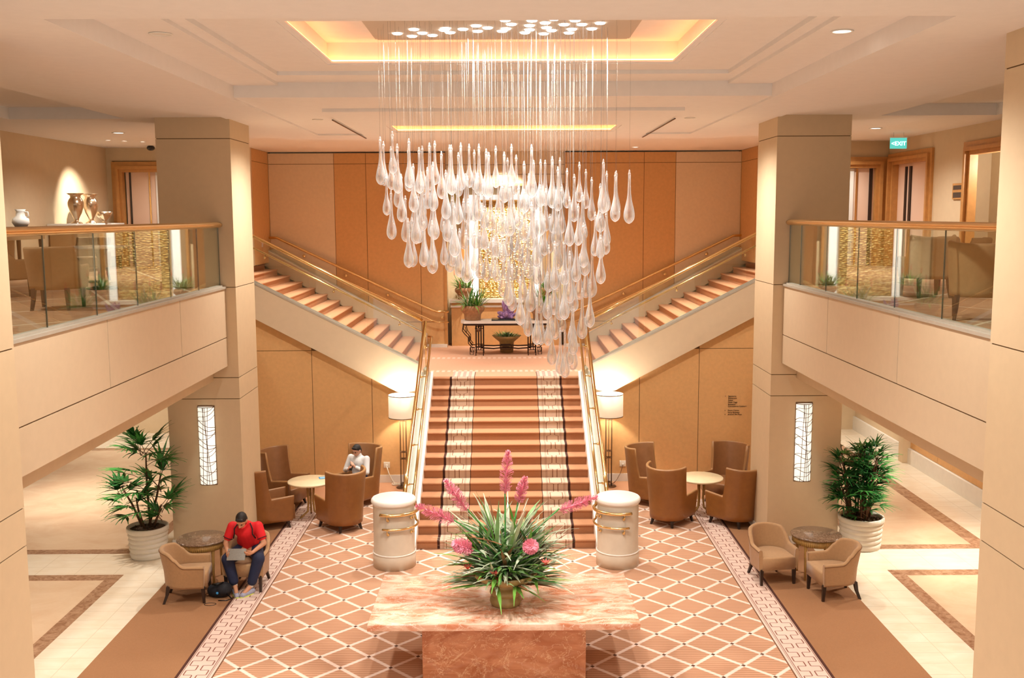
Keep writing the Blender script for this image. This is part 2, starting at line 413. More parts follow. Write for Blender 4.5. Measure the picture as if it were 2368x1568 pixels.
# ------------------------------------------------------------------ mesh builder
class MB:
    def __init__(s): s.v = []; s.f = []; s.m = []; s.s = []
    def face(s, idx, mi=0, sm=False): s.f.append(tuple(idx)); s.m.append(mi); s.s.append(sm)
    def vs(s, pts):
        n = len(s.v); s.v.extend([tuple(p) for p in pts]); return list(range(n, n+len(pts)))
    def quad(s, a, b, c, d, mi=0): s.face(s.vs((a, b, c, d)), mi)
    def box(s, x0, x1, y0, y1, z0, z1, mi=0):
        if x0 > x1: x0, x1 = x1, x0
        if y0 > y1: y0, y1 = y1, y0
        if z0 > z1: z0, z1 = z1, z0
        i = s.vs([(x, y, z) for z in (z0, z1) for y in (y0, y1) for x in (x0, x1)])
        for q in ((0, 2, 3, 1), (4, 5, 7, 6), (0, 1, 5, 4), (2, 6, 7, 3), (0, 4, 6, 2), (1, 3, 7, 5)):
            s.face([i[k] for k in q], mi)
        return s
    def rbox(s, x0, x1, y0, y1, z0, z1, r=.01, mi=0):
        bm = bmesh.new(); bmesh.ops.create_cube(bm, size=1)
        for v in bm.verts:
            v.co = Vector(((x0+x1)/2+v.co.x*(x1-x0), (y0+y1)/2+v.co.y*(y1-y0), (z0+z1)/2+v.co.z*(z1-z0)))
        bmesh.ops.bevel(bm, geom=list(bm.edges), offset=r, segments=3, profile=.5, affect='EDGES')
        s.add_bm(bm, mi, True); return s
    def add_bm(s, bm, mi=0, sm=False, mtx=None):
        bm.verts.ensure_lookup_table(); bm.verts.index_update()
        n = len(s.v)
        s.v.extend([tuple((mtx @ v.co) if mtx else v.co) for v in bm.verts])
        for f in bm.faces: s.face([n+v.index for v in f.verts], mi, sm)
        bm.free()
    def prism(s, poly, axis, a, b, mi=0):
        # poly of 2D pts; axis = extrusion axis 'x','y','z'
        def P(p, t):
            return {'x': (t, p[0], p[1]), 'y': (p[0], t, p[1]), 'z': (p[0], p[1], t)}[axis]
        n = len(poly); i = s.vs([P(p, a) for p in poly]); j = s.vs([P(p, b) for p in poly])
        s.face(i[::-1], mi); s.face(j, mi)
        for k in range(n): s.face((i[k], i[(k+1) % n], j[(k+1) % n], j[k]), mi)
        return s
    def lathe(s, prof, seg=32, c=(0, 0, 0), mi=0, sx=1, sy=1):
        rings = []
        for r, z in prof:
            rings.append(s.vs([(c[0]+sx*r*math.cos(2*PI*k/seg), c[1]+sy*r*math.sin(2*PI*k/seg), c[2]+z) for k in range(seg)]) if r > 1e-6 else s.vs([(c[0], c[1], c[2]+z)])*seg)
        for a, b in zip(rings, rings[1:]):
            for k in range(seg):
                q = [a[k], a[(k+1) % seg], b[(k+1) % seg], b[k]]
                q = [v for n_, v in enumerate(q) if v not in q[:n_]]
                if len(q) > 2: s.face(q, mi, True)
        return s
    def tube(s, pts, r, seg=8, mi=0, closed=False, cap=True):
        pts = [Vector(p) for p in pts]; n = len(pts)
        rr = r if isinstance(r, (list, tuple)) else [r]*n
        T = []
        for k in range(n):
            a = pts[k-1] if (k > 0 or closed) else pts[k]; b = pts[(k+1) % n] if (k < n-1 or closed) else pts[k]
            T.append((b-a).normalized())
        u = T[0].orthogonal().normalized(); rings = []
        for k in range(n):
            u = (u-T[k]*u.dot(T[k]))
            u = u.normalized() if u.length > 1e-6 else T[k].orthogonal().normalized()
            w = T[k].cross(u)
            rings.append(s.vs([pts[k]+(u*math.cos(2*PI*j/seg)+w*math.sin(2*PI*j/seg))*rr[k] for j in range(seg)]))
        for k in range(n if closed else n-1):
            a = rings[k]; b = rings[(k+1) % n]
            for j in range(seg): s.face((a[j], a[(j+1) % seg], b[(j+1) % seg], b[j]), mi, True)
        if not closed and cap: s.face(rings[0][::-1], mi); s.face(rings[-1], mi)
        return s
    def sphere(s, c, r, seg=16, rings=10, mi=0, sc=(1, 1, 1)):
        prof = [(r*math.sin(PI*k/rings), -r*math.cos(PI*k/rings)) for k in range(rings+1)]
        prof[0] = (0, -r); prof[-1] = (0, r)
        n = len(s.v); s.lathe(prof, seg, (0, 0, 0), mi)
        for k in range(n, len(s.v)):
            p = s.v[k]; s.v[k] = (c[0]+p[0]*sc[0], c[1]+p[1]*sc[1], c[2]+p[2]*sc[2])
        return s
    def strip(s, pts, wid, side, mi=0, up=None, fold=.25):
        # leaf: centre line points, widths, side vector
        side = Vector(side).normalized(); L = []; C = []; R = []
        for k, p in enumerate(pts):
            p = Vector(p); d = (Vector(pts[min(k+1, len(pts)-1)])-Vector(pts[max(k-1, 0)])).normalized()
            nn = side.cross(d); w = wid[k]
            L.append(p-side*w+nn*w*fold); C.append(p); R.append(p+side*w+nn*w*fold)
        l = s.vs(L); c = s.vs(C); r = s.vs(R)
        for k in range(len(pts)-1):
            s.face((l[k], c[k], c[k+1], l[k+1]), mi, True); s.face((c[k], r[k], r[k+1], c[k+1]), mi, True)
        return s
    def xf(s, mtx, start=0):
        for k in range(start, len(s.v)): s.v[k] = tuple(mtx @ Vector(s.v[k]))
        return s
    def build(s, name, mats, parent=None, loc=(0, 0, 0), rotz=0):
        me = bpy.data.meshes.new(name); me.from_pydata(s.v, [], s.f)
        if not isinstance(mats, (list, tuple)): mats = [mats]
        for m in mats: me.materials.append(m)
        me.polygons.foreach_set('material_index', s.m); me.polygons.foreach_set('use_smooth', s.s)
        me.validate(); me.update()
        o = bpy.data.objects.new(name, me); col.objects.link(o)
        o.location = loc; o.rotation_euler = (0, 0, rotz)
        if parent: o.parent = parent
        return o

def thing(name, label, cat, loc=(0, 0, 0), rotz=0, group=None):
    o = bpy.data.objects.new(name, None); col.objects.link(o); o.empty_display_size = .1
    o.location = loc; o.rotation_euler = (0, 0, rotz); o['label'] = label; o['category'] = cat
    if group: o['group'] = group
    return o
def tag(o, label, cat, group=None):
    o['label'] = label; o['category'] = cat
    if group: o['group'] = group
    return o
def struct(o): o['kind'] = 'structure'; return o
def dup(root, loc, rotz=0, label=None, group=None, sc=None):
    r = root.copy(); col.objects.link(r); r.location = loc; r.rotation_euler = (0, 0, rotz)
    if label: r['label'] = label
    if group: r['group'] = group
    if sc: r.scale = sc
    for ch in list(root.children):
        c = ch.copy(); col.objects.link(c); c.parent = r
        for g in list(ch.children):
            d = g.copy(); col.objects.link(d); d.parent = c
    return r
def lerp(a, b, t): return a+(b-a)*t
def sstep(a, b, x):
    t = max(0, min(1, (x-a)/(b-a))); return t*t*(3-2*t)
# ------------------------------------------------------------------ the setting
ZF = 4.44      # mezzanine floor
ZL = 2.25      # stair landing
ZC = 7.2       # ceiling
def stack(mb, x0, x1, y0, y1, zs, g=.012, inset=.012, mi=0, gi=1):
    mb.box(x0+inset, x1-inset, y0+inset, y1-inset, zs[0], zs[-1], gi)
    for k in range(len(zs)-1):
        a = zs[k]+(g/2 if k else 0); b = zs[k+1]-(g/2 if k < len(zs)-2 else 0)
        mb.box(x0, x1, y0, y1, a, b, mi)

def panels(mb, axis, c, us, zs, th, mi, gi, side=-1, g=.012):
    # upholstered wall panels in the plane axis=c, front face on the `side`, split at us/zs; mi may be a list per column
    u0, u1 = us[0], us[-1]
    def bx(ua, ub, za, zb, d0, d1, m):
        if axis == 'y': mb.box(ua, ub, c-side*d0, c-side*d1, za, zb, m)
        else: mb.box(c-side*d0, c-side*d1, ua, ub, za, zb, m)
    bx(min(us), max(us), zs[0], zs[-1], .012, th, gi)
    for i in range(len(us)-1):
        for j in range(len(zs)-1):
            m = mi[i] if isinstance(mi, (list, tuple)) else mi
            a, b = sorted((us[i], us[i+1]))
            bx(a+g/2, b-g/2, zs[j]+g/2, zs[j+1]-g/2, 0, .012, m)

# floors
mb = MB(); mb.quad((-16, 3, 0), (16, 3, 0), (16, 31, 0), (-16, 31, 0))
struct(mb.build('floor', M['marble']))
mb = MB(); mb.box(-5.25, 5.17, 5, 20.9, -.02, .008)
struct(mb.build('floor', M['carpet']))
for s in (-1, 1):
    mb = MB()
    X1 = -9.35 if s < 0 else 8.55
    mb.box(s*4.75, X1, 3, 18.0, ZF-.03, ZF+.0); mb.box(s*6.03, X1, 18.0, 20.85, ZF-.03, ZF)
    mb.box(s*6.03, X1, 20.85, 25.8, ZF-.03, ZF+.0)
    struct(mb.build('floor', M['lounge']))

# mezzanine edge beams
for s in (-1, 1):
    mb = MB()
    ys = [5.0, 9.12, 11.76, 14.4, 16.75]
    mb.box(s*4.632, s*4.9, 3, 17.95, 3.15, ZF-.04, 1)
    mb.box(s*6.0, s*6.2, 17.95, 20.9, 3.15, ZF, 0)
    for a, b in zip(ys, ys[1:]):
        mb.box(s*4.62, s*4.7, a+.010, b-.010, 3.615, ZF-.02, 0)
    mb.box(s*4.62, s*4.9, 3, 17.95, 3.13, 3.60, 0)
    mb.box(s*4.60, s*4.78, 3, 16.76, ZF-.02, ZF+.015, 2)
    mb.box(s*4.88, s*9.3, 3, 17.95, 2.87, 3.14, 3); mb.box(s*6.0, s*9.3, 17.95, 26.5, 2.87, 3.14, 3)        # arcade ceiling
    mb.box(s*9.3, s*16, 3, 31, 2.87, 3.14, 3)
    mb.box(s*6.2, s*9.3, 26.5, 31, 2.87, 3.14, 3)
    mb.box(s*4.88, s*(9.35 if s < 0 else 8.55), 3, 17.9, 3.14, ZF-.03, 1)
    struct(mb.build('trim_1' if s < 0 else 'trim_2', [M['fascia_cream'], M['gap'], M['greystone'], M['cream']]))

# piers
for s in (-1, 1):
    for nm, y0, y1, z1 in (('far', 16.75, 18.0, ZC), ('near', 7.95, 9.16, ZC)):
        mb = MB()
        zs = [0, 2.57, 2.93, ZF, 6.86, z1] if nm == 'far' else [0, 2.57, 2.93, ZF-.02, 6.86, z1]
        stack(mb, *sorted((s*4.45, s*5.66)), y0, y1, zs)
        mb.box(s*4.43, s*5.68, y0-.02, y1+.02, 0, .14, 2)
        o = mb.build('trim_3' if (s < 0 and nm == 'far') else 'trim_4' if nm == 'far' else 'trim_5' if s < 0 else 'trim_6', [M['cream'], M['gap'], M['stonew']])
        struct(o)

# ceiling: stepped cells
def zc_at(x, y):
    a = abs(x)
    if a < 3.65 and 8.35 < y < 14.05:
        if a < 2.1 and 9.7 < y < 12.46:
            if a < 1.45 and 9.9 < y < 11.9: return 7.60
            return 7.66
        if a < 2.25 and 9.5 < y < 12.66: return 7.40
        if a < 2.9 and 8.9 < y < 13.35: return 7.45
        if a < 3.05: return 7.40
        return 7.36
    if a < 2.72 and 15.5 < y < 20.2:
        if a < 2.05 and 17.9 < y < 19.3: return 7.42
        return 7.15
    if a < 3.65 and 14.05 < y < 20.2: return 7.2
    if a < 4.5: return 7.17 if y < 24.9 else 7.2
    if 6.2 < a < 8.1 and 9.3 < y < 16.95: return 7.39
    return ZC
xs = sorted(set(round(v, 3) for v in [0]+[q*w for w in (-1, 1) for q in (1.45, 2.05, 2.1, 2.25, 2.72, 2.9, 3.05, 3.65, 4.5, 6.2, 8.1, 12)]))
ys = sorted((-3, 3, 8.35, 8.9, 9.3, 9.5, 9.7, 9.9, 11.9, 12.46, 12.66, 13.35, 14.05, 15.5, 16.95, 17.9, 19.3, 20.2, 24.9, 27.3))
mb = MB()
nx, ny = len(xs)-1, len(ys)-1
Z = [[zc_at((xs[i]+xs[i+1])/2, (ys[j]+ys[j+1])/2) for j in range(ny)] for i in range(nx)]
for i in range(nx):
    for j in range(ny):
        z = Z[i][j]
        pan = 1 if abs(z-7.60) < 1e-6 else 0
        mb.quad((xs[i], ys[j], z), (xs[i], ys[j+1], z), (xs[i+1], ys[j+1], z), (xs[i+1], ys[j], z), pan)
        if i+1 < nx and Z[i+1][j] != z:
            mb.quad((xs[i+1], ys[j], z), (xs[i+1], ys[j+1], z), (xs[i+1], ys[j+1], Z[i+1][j]), (xs[i+1], ys[j], Z[i+1][j]))
        if j+1 < ny and Z[i][j+1] != z:
            mb.quad((xs[i], ys[j+1], z), (xs[i+1], ys[j+1], z), (xs[i+1], ys[j+1], Z[i][j+1]), (xs[i], ys[j+1], Z[i][j+1]))
mb.quad((-12, -3, 7.9), (12, -3, 7.9), (12, 27.3, 7.9), (-12, 27.3, 7.9), 2)
struct(mb.build('ceiling', [M['ceil'], M['ceil_pan'], M['gap']]))
# cove ledges with light strips
for (hx, y0, y1, z0, zt) in ((2.1, 9.7, 12.46, 7.40, .05), (2.05, 17.9, 19.3, 7.15, .05)):
    mb = MB()
    for (a, b, c, d) in ((-hx, hx, y0, y0+.07), (-hx, hx, y1-.07, y1), (-hx, -hx+.07, y0+.07, y1-.07), (hx-.07, hx, y0+.07, y1-.07)):
        mb.box(a, b, c, d, z0+.01, z0+.03, 0)
        mb.box(a+.015 if a < 0 or True else a, b-.015, c+.015, d-.015, z0+.032, z0+.048, 1)
    struct(mb.build('trim_7' if y0 < 10 else 'trim_8', [M['ceil'], M['cove']]))
# air slots beside the second coffer
for s in (-1, 1):
    mb = MB(); mb.box(s*2.79, s*2.815, 16.9, 20.9, 7.155, 7.168)
    tag(mb.build('air_slot', M['black']), 'long dark air slot in the ceiling %s of the far coffer' % ('left' if s < 0 else 'right'), 'ceiling vent')

# back wall of the landing and stairs (y = 25.8)
for s in (-1, 1):
    mb = MB()
    us = [s*1.5, s*2.15, s*3.5, s*4.3, s*5.95]
    panels(mb, 'y', 25.8, us, [ZL, 2.9, 6.9, 7.17], .2, [0, 0, 0, 1], 2)
    panels(mb, 'x', s*5.95, [24.15, 25.8], [ZF, 6.9, 7.2], .15, 0, 2, side=-s)
    panels(mb, 'x', s*1.5, [25.8, 27.0], [ZL, 6.36, 7.2], .12, 1, 2, side=-s) if False else None
    struct(mb.build('wall_back_left' if s < 0 else 'wall_back_right', [M['orange'], M['pale'], M['gap']]))
    # niche side and its trims
    mb = MB()
    mb.box(s*1.5, s*1.7, 26.0, 26.8, ZL, 7.2, 0)
    mb.box(s*1.49, s*1.56, 25.78, 25.86, ZL, 6.36, 1)
    mb.box(s*1.08, s*1.15, 26.5, 26.62, ZL, 6.36, 1)
    mb.box(s*1.15, s*1.5, 26.58, 26.62, 5.9, 6.25, 2)
    mb.box(s*1.15, s*1.5, 26.56, 26.62, ZL, 4.9, 0)
    struct(mb.build('trim_9' if s < 0 else 'trim_10', [M['pale'], M['doortrim'], M['goldwash']]))
mb = MB()
mb.box(-1.5, 1.5, 25.85, 26.0, 6.38, 7.2, 0)
mb.box(-1.5, 1.5, 25.82, 25.9, 6.34, 6.40, 1)
mb.box(-1.7, 1.7, 26.66, 26.8, ZL, 7.2, 2)
for z in (6.62, 6.86): mb.box(-1.5, 1.5, 25.845, 25.86, z, z+.012, 3)
struct(mb.build('wall_niche', [M['pale'], M['doortrim'], M['cream'], M['gap']]))

# lower walls under the side flights (y = 20.9) and landing front
for s in (-1, 1):
    mb = MB()
    us = [s*1.6, s*2.8, s*4.04, s*5.28, s*6.2]
    def tp(u): return 1.78+.53*(abs(u)-1.75)
    mb.prism([(us[0], .17), (us[-1], .17), (us[-1], tp(us[-1])), (us[0], tp(us[0]))], 'y', 20.932, 21.05, 1)
    for a, b in zip(us, us[1:]):
        a, b = a+s*.006, b-s*.006
        for za, zb in ((.17, 2.819), (2.831, 9)):
            pts = []
            for u in (a, a+(b-a)*.25, a+(b-a)*.5, a+(b-a)*.75, b):
                pts.append((u, max(za, min(zb, tp(u)))))
            low = [(u, za) for u, z in pts if z > za+1e-4]; top = [(u, z) for u, z in pts if z > za+1e-4]
            if len(low) > 1:
                if zb == 9 and len(low) < 5: low = [(low[0][0]-s*.2, za)]+low[1:] if False else low
                if za == .17 and tp(a) < zb < tp(b):
                    uc = s*((zb-1.78)/.53+1.75); top = [q for q in top if abs(q[0]) < abs(uc)]+[(uc, zb)]+[q for q in top if abs(q[0]) > abs(uc)]
                if zb == 9 and tp(a) < za < tp(b):
                    uc = s*((za-1.78)/.53+1.75); low = [(uc, za)]+low
                mb.prism(low+top[::-1], 'y', 20.92, 20.932, 0)
    mb.box(s*6.2, s*6.35, 20.9, 31, 0, 4.4, 2)
    struct(mb.build('wall_stair_left' if s < 0 else 'wall_stair_right', [M['orange'], M['gap'], M['cream']]))
    mb = MB(); mb.box(s*1.6, s*6.2, 20.895, 20.93, 0, .17)
    struct(mb.build('baseboard_left' if s < 0 else 'baseboard_right', M['stonew']))

# ---- main stair
N = 14; R = ZL/N; T = (20.85-16.57)/(N-1)
mb = MB()
def noses(n, y0, z0, r, t):
    # profile of carpeted steps with rounded nosing, list of (y,z)
    P = [(y0, z0)]
    for k in range(n):
        z = z0+(k+1)*r; y = y0+k*t
        P += [(y+.012, z-r*.999), (y+.012, z-.045), (y-.008, z-.035), (y-.014, z-.018), (y-.006, z-.004), (y+.01, z)]
    return P
P = noses(N, 16.57, 0, R, T)
P += [(21.0, ZL)]
for a, b in zip(P, P[1:]):
    mb.quad((-1.51, a[0], a[1]), (1.51, a[0], a[1]), (1.51, b[0], b[1]), (-1.51, b[0], b[1]))
mb.quad((-1.51, 21, ZL), (1.51, 21, ZL), (1.51, 21, 0), (-1.51, 21, 0))
struct(mb.build('trim_11', M['stair']))
mb = MB(); mb.box(-2.02, 2.02, 20.99, 25.8, ZL-.3, ZL); mb.box(-1.5, 1.5, 25.8, 26.7, ZL-.3, ZL)
for s in (-1, 1): mb.box(s*1.5, s*2.02, 20.9, 21.0, ZL-.3, ZL)
struct(mb.build('floor', M['landing']))
# cheek walls with grey stone strips
sl = R/T
for s in (-1, 1):
    mb = MB()
    def zz(y): return (y-16.57)*sl+R
    for (xa, xb, dz, mi) in ((1.51, 1.56, .10, 0), (1.56, 1.62, .085, 1), (1.62, 1.74, .11, 0)):
        ya, yb = 16.25, 20.9
        poly = [(ya, 0), (yb, 0), (yb, zz(yb)+dz), (ya, max(.12, zz(ya)+dz))]
        mb.prism(poly, 'x', s*xa, s*xb, mi)
    struct(mb.build('trim_12' if s < 0 else 'trim_13', [M['stonew'], M['greystone']]))

# ---- side flights
rs = (ZF-ZL)/14; ts = .31; X0 = 2.02
def sz(x): return 2.49+.51*(abs(x)-1.75)      # top of the near stringer
for s in (-1, 1):
    mb = MB()
    P = noses(14, X0, ZL, rs, ts)
    P += [(X0+14*ts, ZF)]
    for a, b in zip(P, P[1:]):
        q = [(s*a[0], 21.05, a[1]), (s*a[0], 25.6, a[1]), (s*b[0], 25.6, b[1]), (s*b[0], 21.05, b[1])]
        mb.quad(*q)
    struct(mb.build('trim_14' if s < 0 else 'trim_15', M['sidestair']))
    mb = MB()
    xe = 6.2
    mb.prism([(s*1.6, 1.62), (s*xe, 1.70+.53*(xe-1.75)), (s*xe, sz(xe)), (s*1.6, sz(1.6))], 'y', 20.78, 20.90, 0)
    mb.prism([(s*1.6, sz(1.6)), (s*xe, sz(xe)), (s*xe, sz(xe)+.035), (s*1.6, sz(1.6)+.035)], 'y', 20.77, 21.05, 1)
    mb.prism([(s*1.6, 2.0), (s*xe, 2.0), (s*xe, sz(xe)), (s*1.6, sz(1.6))], 'y', 20.94, 21.04, 0)
    # wall-side curb
    mb.prism([(s*2.02, ZL), (s*xe, ZF), (s*xe, sz(xe)+.10), (s*2.0, 2.49+.10)], 'y', 25.55, 25.79, 0)
    mb.prism([(s*2.02, 2.585), (s*xe, sz(xe)+.10), (s*xe, sz(xe)+.125), (s*2.02, 2.61)], 'y', 25.54, 25.79, 2)
    mb.box(s*1.5, s*2.02, 25.74, 25.8, ZL, ZL+.08, 2)
    struct(mb.build('trim_16' if s < 0 else 'trim_17', [M['fascia_cream'], M['greystone'], M['stonew']]))

# upper side walls
mb = MB(); mb.box(-9.5, -9.3, 3, 24.2, ZF, ZC, 0)
struct(mb.build('wall_left', [M['cream']]))
mb = MB(); mb.box(-9.3, -9.16, 24.0, 24.15, ZF, 6.9, 0); mb.box(-9.3, -5.95, 24.0, 24.15, 6.9, ZC, 0); mb.box(-7.5, -5.95, 24.0, 24.15, ZF, 6.9, 0)
struct(mb.build('wall_lounge_left', M['cream']))
def doorway(mbt, axis, c, u0, u1, zt, th=.05, w=.24, side=-1, base=ZF):
    # stepped wood surround
    for k, (o, d) in enumerate(((0, .05), (.10, .10), (.17, .03))):
        ww = .1 if k == 0 else .07
        def bx(ua, ub, za, zb):
            if axis == 'y': mbt.box(ua, ub, c+side*d, c+.12*(-side), za, zb)
            else: mbt.box(c+side*d, c-.12*side, ua, ub, za, zb)
        bx(u0+o, u0+o+ww, base, zt-o); bx(u1-o-ww, u1-o, base, zt-o); bx(u0+o+ww, u1-o-ww, zt-o-ww, zt-o)
mb = MB(); doorway(mb, 'y', 24.0, -9.17, -7.5, 6.88)
d = struct(mb.build('door_1', M['doortrim']))
mb = MB(); mb.box(-8.9, -7.7, 24.12, 24.2, ZF, 6.7, 0); mb.box(-8.82, -8.78, 24.1, 24.13, ZF, 6.65, 1); mb.box(-8.36, -8.33, 24.1, 24.13, ZF, 6.65, 2); mb.box(-8.2, -7.9, 24.1, 24.13, ZF, 6.65, 3)
mb.build('door_leaf', [M['doorpink'], M['dkwood'], M['brass_soft'], M['white']], d)

mb = MB()
for a, b, z in ((3, 17.2, 0), (18.95, 20.4, 0), (22.75, 22.9, 0)): mb.box(8.55, 8.7, a, b, ZF, ZC)
mb.box(8.55, 8.7, 17.2, 18.95, 6.9, ZC); mb.box(8.55, 8.7, 20.4, 22.75, 6.9, ZC)
struct(mb.build('wall_right', M['cream']))
mb = MB(); mb.box(5.95, 7.2, 22.8, 22.95, ZF, ZC); mb.box(7.2, 8.55, 22.8, 22.95, 6.85, ZC); mb.box(8.45, 8.55, 22.8, 22.95, ZF, 6.85); mb.box(5.95, 6.1, 22.95, 24.15, ZF, ZC)
struct(mb.build('wall_lounge_right', M['cream']))
mb = MB(); doorway(mb, 'y', 22.8, 7.1, 8.5, 6.85)
d = struct(mb.build('door_2', M['doortrim']))
mb = MB(); mb.box(7.2, 8.4, 22.9, 22.97, ZF, 6.7, 0); mb.box(8.15, 8.22, 22.87, 22.9, ZF, 6.6, 1); mb.box(7.85, 7.89, 22.87, 22.9, ZF, 6.6, 2); mb.box(7.5, 7.8, 22.87, 22.9, ZF, 6.6, 3)
mb.build('door_leaf', [M['doorpink'], M['dkwood'], M['brass_soft'], M['white']], d)
mb = MB(); doorway(mb, 'x', 8.55, 20.4, 22.75, 6.9)
d = struct(mb.build('door_3', M['doortrim']))
mb = MB(); mb.box(8.66, 8.72, 20.5, 22.65, ZF, 6.7, 0); mb.box(8.63, 8.66, 22.0, 22.08, ZF, 6.6, 1); mb.box(8.63, 8.66, 21.75, 21.85, ZF, 6.6, 1); mb.box(8.64, 8.67, 20.6, 20.9, ZF, 6.6, 2)
mb.build('door_leaf', [M['doorpink'], M['dkwood'], M['brass_soft']], d)
mb = MB(); doorway(mb, 'x', 8.55, 16.9, 19.0, 6.9)
d = struct(mb.build('door_4', M['doortrim']))
mb = MB(); mb.box(9.6, 9.7, 15.8, 20.3, ZF, 7.2); mb.box(8.7, 9.6, 20.2, 20.3, ZF, 7.2); mb.box(8.7, 9.6, 15.8, 15.9, ZF, 7.2); mb.box(8.55, 9.7, 15.8, 20.3, ZF-.1, ZF)
struct(mb.build('wall_side_room', M['cream']))

mb = MB(); mb.box(-7, 7, 26.85, 27.0, ZL, 7.9); mb.box(-12, -5.95, 26.0, 26.1, 0, 7.9); mb.box(5.95, 12, 26.0, 26.1, 0, 7.9); mb.box(-1.7, 1.7, 26.0, 26.9, 7.18, 7.5)
mb.box(-12, -11.8, 3, 26, ZF, 7.9); mb.box(11.8, 12, 3, 26, ZF, 7.9)
struct(mb.build('wall_leak_blocker', M['cream']))  # unseen boxes added behind the walls to keep world light out
# arcade walls
mb = MB()
panels(mb, 'x', 9.12, [3, 14, 16.3, 18.6, 20.9, 22.4], [.34, 2.87], .15, 0, 1)
mb.box(9.12, 9.27, 22.4, 27, 0, 2.87, 2); mb.box(9.06, 9.27, 3, 27, 0, .34, 3)
mb.box(6.35, 9.2, 27, 27.15, 0, 2.87, 2); mb.box(8.95, 9.12, 22.35, 22.6, 0, 2.87, 2)
struct(mb.build('wall_arcade_right', [M['orange'], M['gap'], M['cream'], M['stonew']]))
mb = MB(); mb.box(-16, -6.35, 31, 31.2, 0, 2.87); mb.box(-16.2, -16, 3, 31, 0, 2.87)
struct(mb.build('wall_arcade_left', M['cream']))
mb = MB()
for y0 in (23.6,): mb.box(6.9, 7.2, 24, 24.1, 0, 2.87)
struct(mb.build('trim_18', M['white']))
# ------------------------------------------------------------------ balustrades
def oval_rail(mb, pts, w, h, mi=0, seg=14):
    # rail with oval section; pts polyline, w = half width (horizontal), h = half height
    start = len(mb.v); mb.tube(pts, 1.0, seg, mi)
    n = len(pts); P = [Vector(p) for p in pts]
    for k in range(n):
        for j in range(seg):
            i = start+k*seg+j; d = Vector(mb.v[i])-P[k]
            mb.v[i] = tuple(P[k]+Vector((d.x*w, d.y*w, d.z*h)))
for s in (-1, 1):
    nm = 'left' if s < 0 else 'right'
    t = thing('glass_balustrade', 'glass balustrade with wide brass handrail on the %s mezzanine edge' % nm, 'railing', (s*4.7, 13, ZF), 0)
    ys = [5.2, 6.49, 7.79, 9.09, 10.40, 11.68, 12.98, 14.27, 15.57, 16.73] if s < 0 else [5.6, 6.9, 8.2, 9.49, 10.79, 12.13, 13.45, 14.78, 16.08, 16.73]
    for a, b in zip(ys, ys[1:]):
        m_ = MB(); m_.box(-.006, .006, a+.007-13, b-.007-13, .02, .98)
        pane = m_.build('glass_pane', M['glass'], t)
        e = MB(); e.box(-.006, .006, b-.0065-13, b+.0065-13, .02, .98); e.build('pane_edge', M['glassedge'], pane)
    m_ = MB(); m_.box(-.05, .05, 5.2-13, 16.73-13, 0.015, .035); m_.build('floor_channel', M['greystone'], t)
    m_ = MB(); yy = [5.2]+[5.2+i*.8 for i in range(1, 14)]+[16.2, 16.6, 16.70, 16.74]
    oval_rail(m_, [(0, y-13, 1.025) for y in yy], .075, .048)
    m_.build('handrail', M['brass_soft'], t)

def slope_z(y): return (y-16.57)*sl+R
# main stair rails
for s in (-1, 1):
    nm = 'left' if s < 0 else 'right'
    t = thing('stair_balustrade', 'glass and brass balustrade along the %s side of the central staircase' % nm, 'railing', (s*1.65, 18.6, 0))
    def L(x, y, z): return (s*x-s*1.65, y-18.6, z)
    for k in range(4):
        ya = 16.45+k*1.1; yb = ya+1.085
        m_ = MB(); m_.prism([(ya-18.6, slope_z(ya)+.09), (yb-18.6, slope_z(yb)+.09), (yb-18.6, slope_z(yb)+1.10), (ya-18.6, slope_z(ya)+1.10)], 'x', s*1.655-s*1.65, s*1.667-s*1.65)
        m_.build('glass_pane', M['glass'], t)
    m_ = MB(); m_.tube([L(1.66, 16.2, slope_z(16.2)+1.08), L(1.66, 16.6, slope_z(16.6)+1.13), L(1.66, 18.5, slope_z(18.5)+1.13), L(1.66, 20.8, 3.42), L(1.66, 20.86, 3.40)], .036, 12)
    m_.build('handrail', M['brass'], t)
    m_ = MB(); m_.tube([L(1.54, 16.35, slope_z(16.35)+.86), L(1.54, 18.5, slope_z(18.5)+.86), L(1.54, 20.75, slope_z(20.75)+.86), L(1.54, 21.0, slope_z(20.8)+.86), L(1.62, 21.05, slope_z(20.8)+.86)], .024, 10)
    g = m_.build('inner_handrail', M['brass'], t)
    for k in range(5):
        y = 16.8+k*.95; b_ = MB(); z = slope_z(y)
        b_.tube([L(1.54, y, z+.85), L(1.57, y, z+.80), L(1.65, y, z+.80)], .011, 8); b_.sphere(L(1.655, y, z+.80), .028, 10, 6)
        b_.build('bracket', M['brass'], g)
    m_ = MB(); m_.tube([L(1.66, 20.86, 2.4), L(1.66, 20.86, 3.40)], .018, 8); m_.build('post', M['brass'], t)

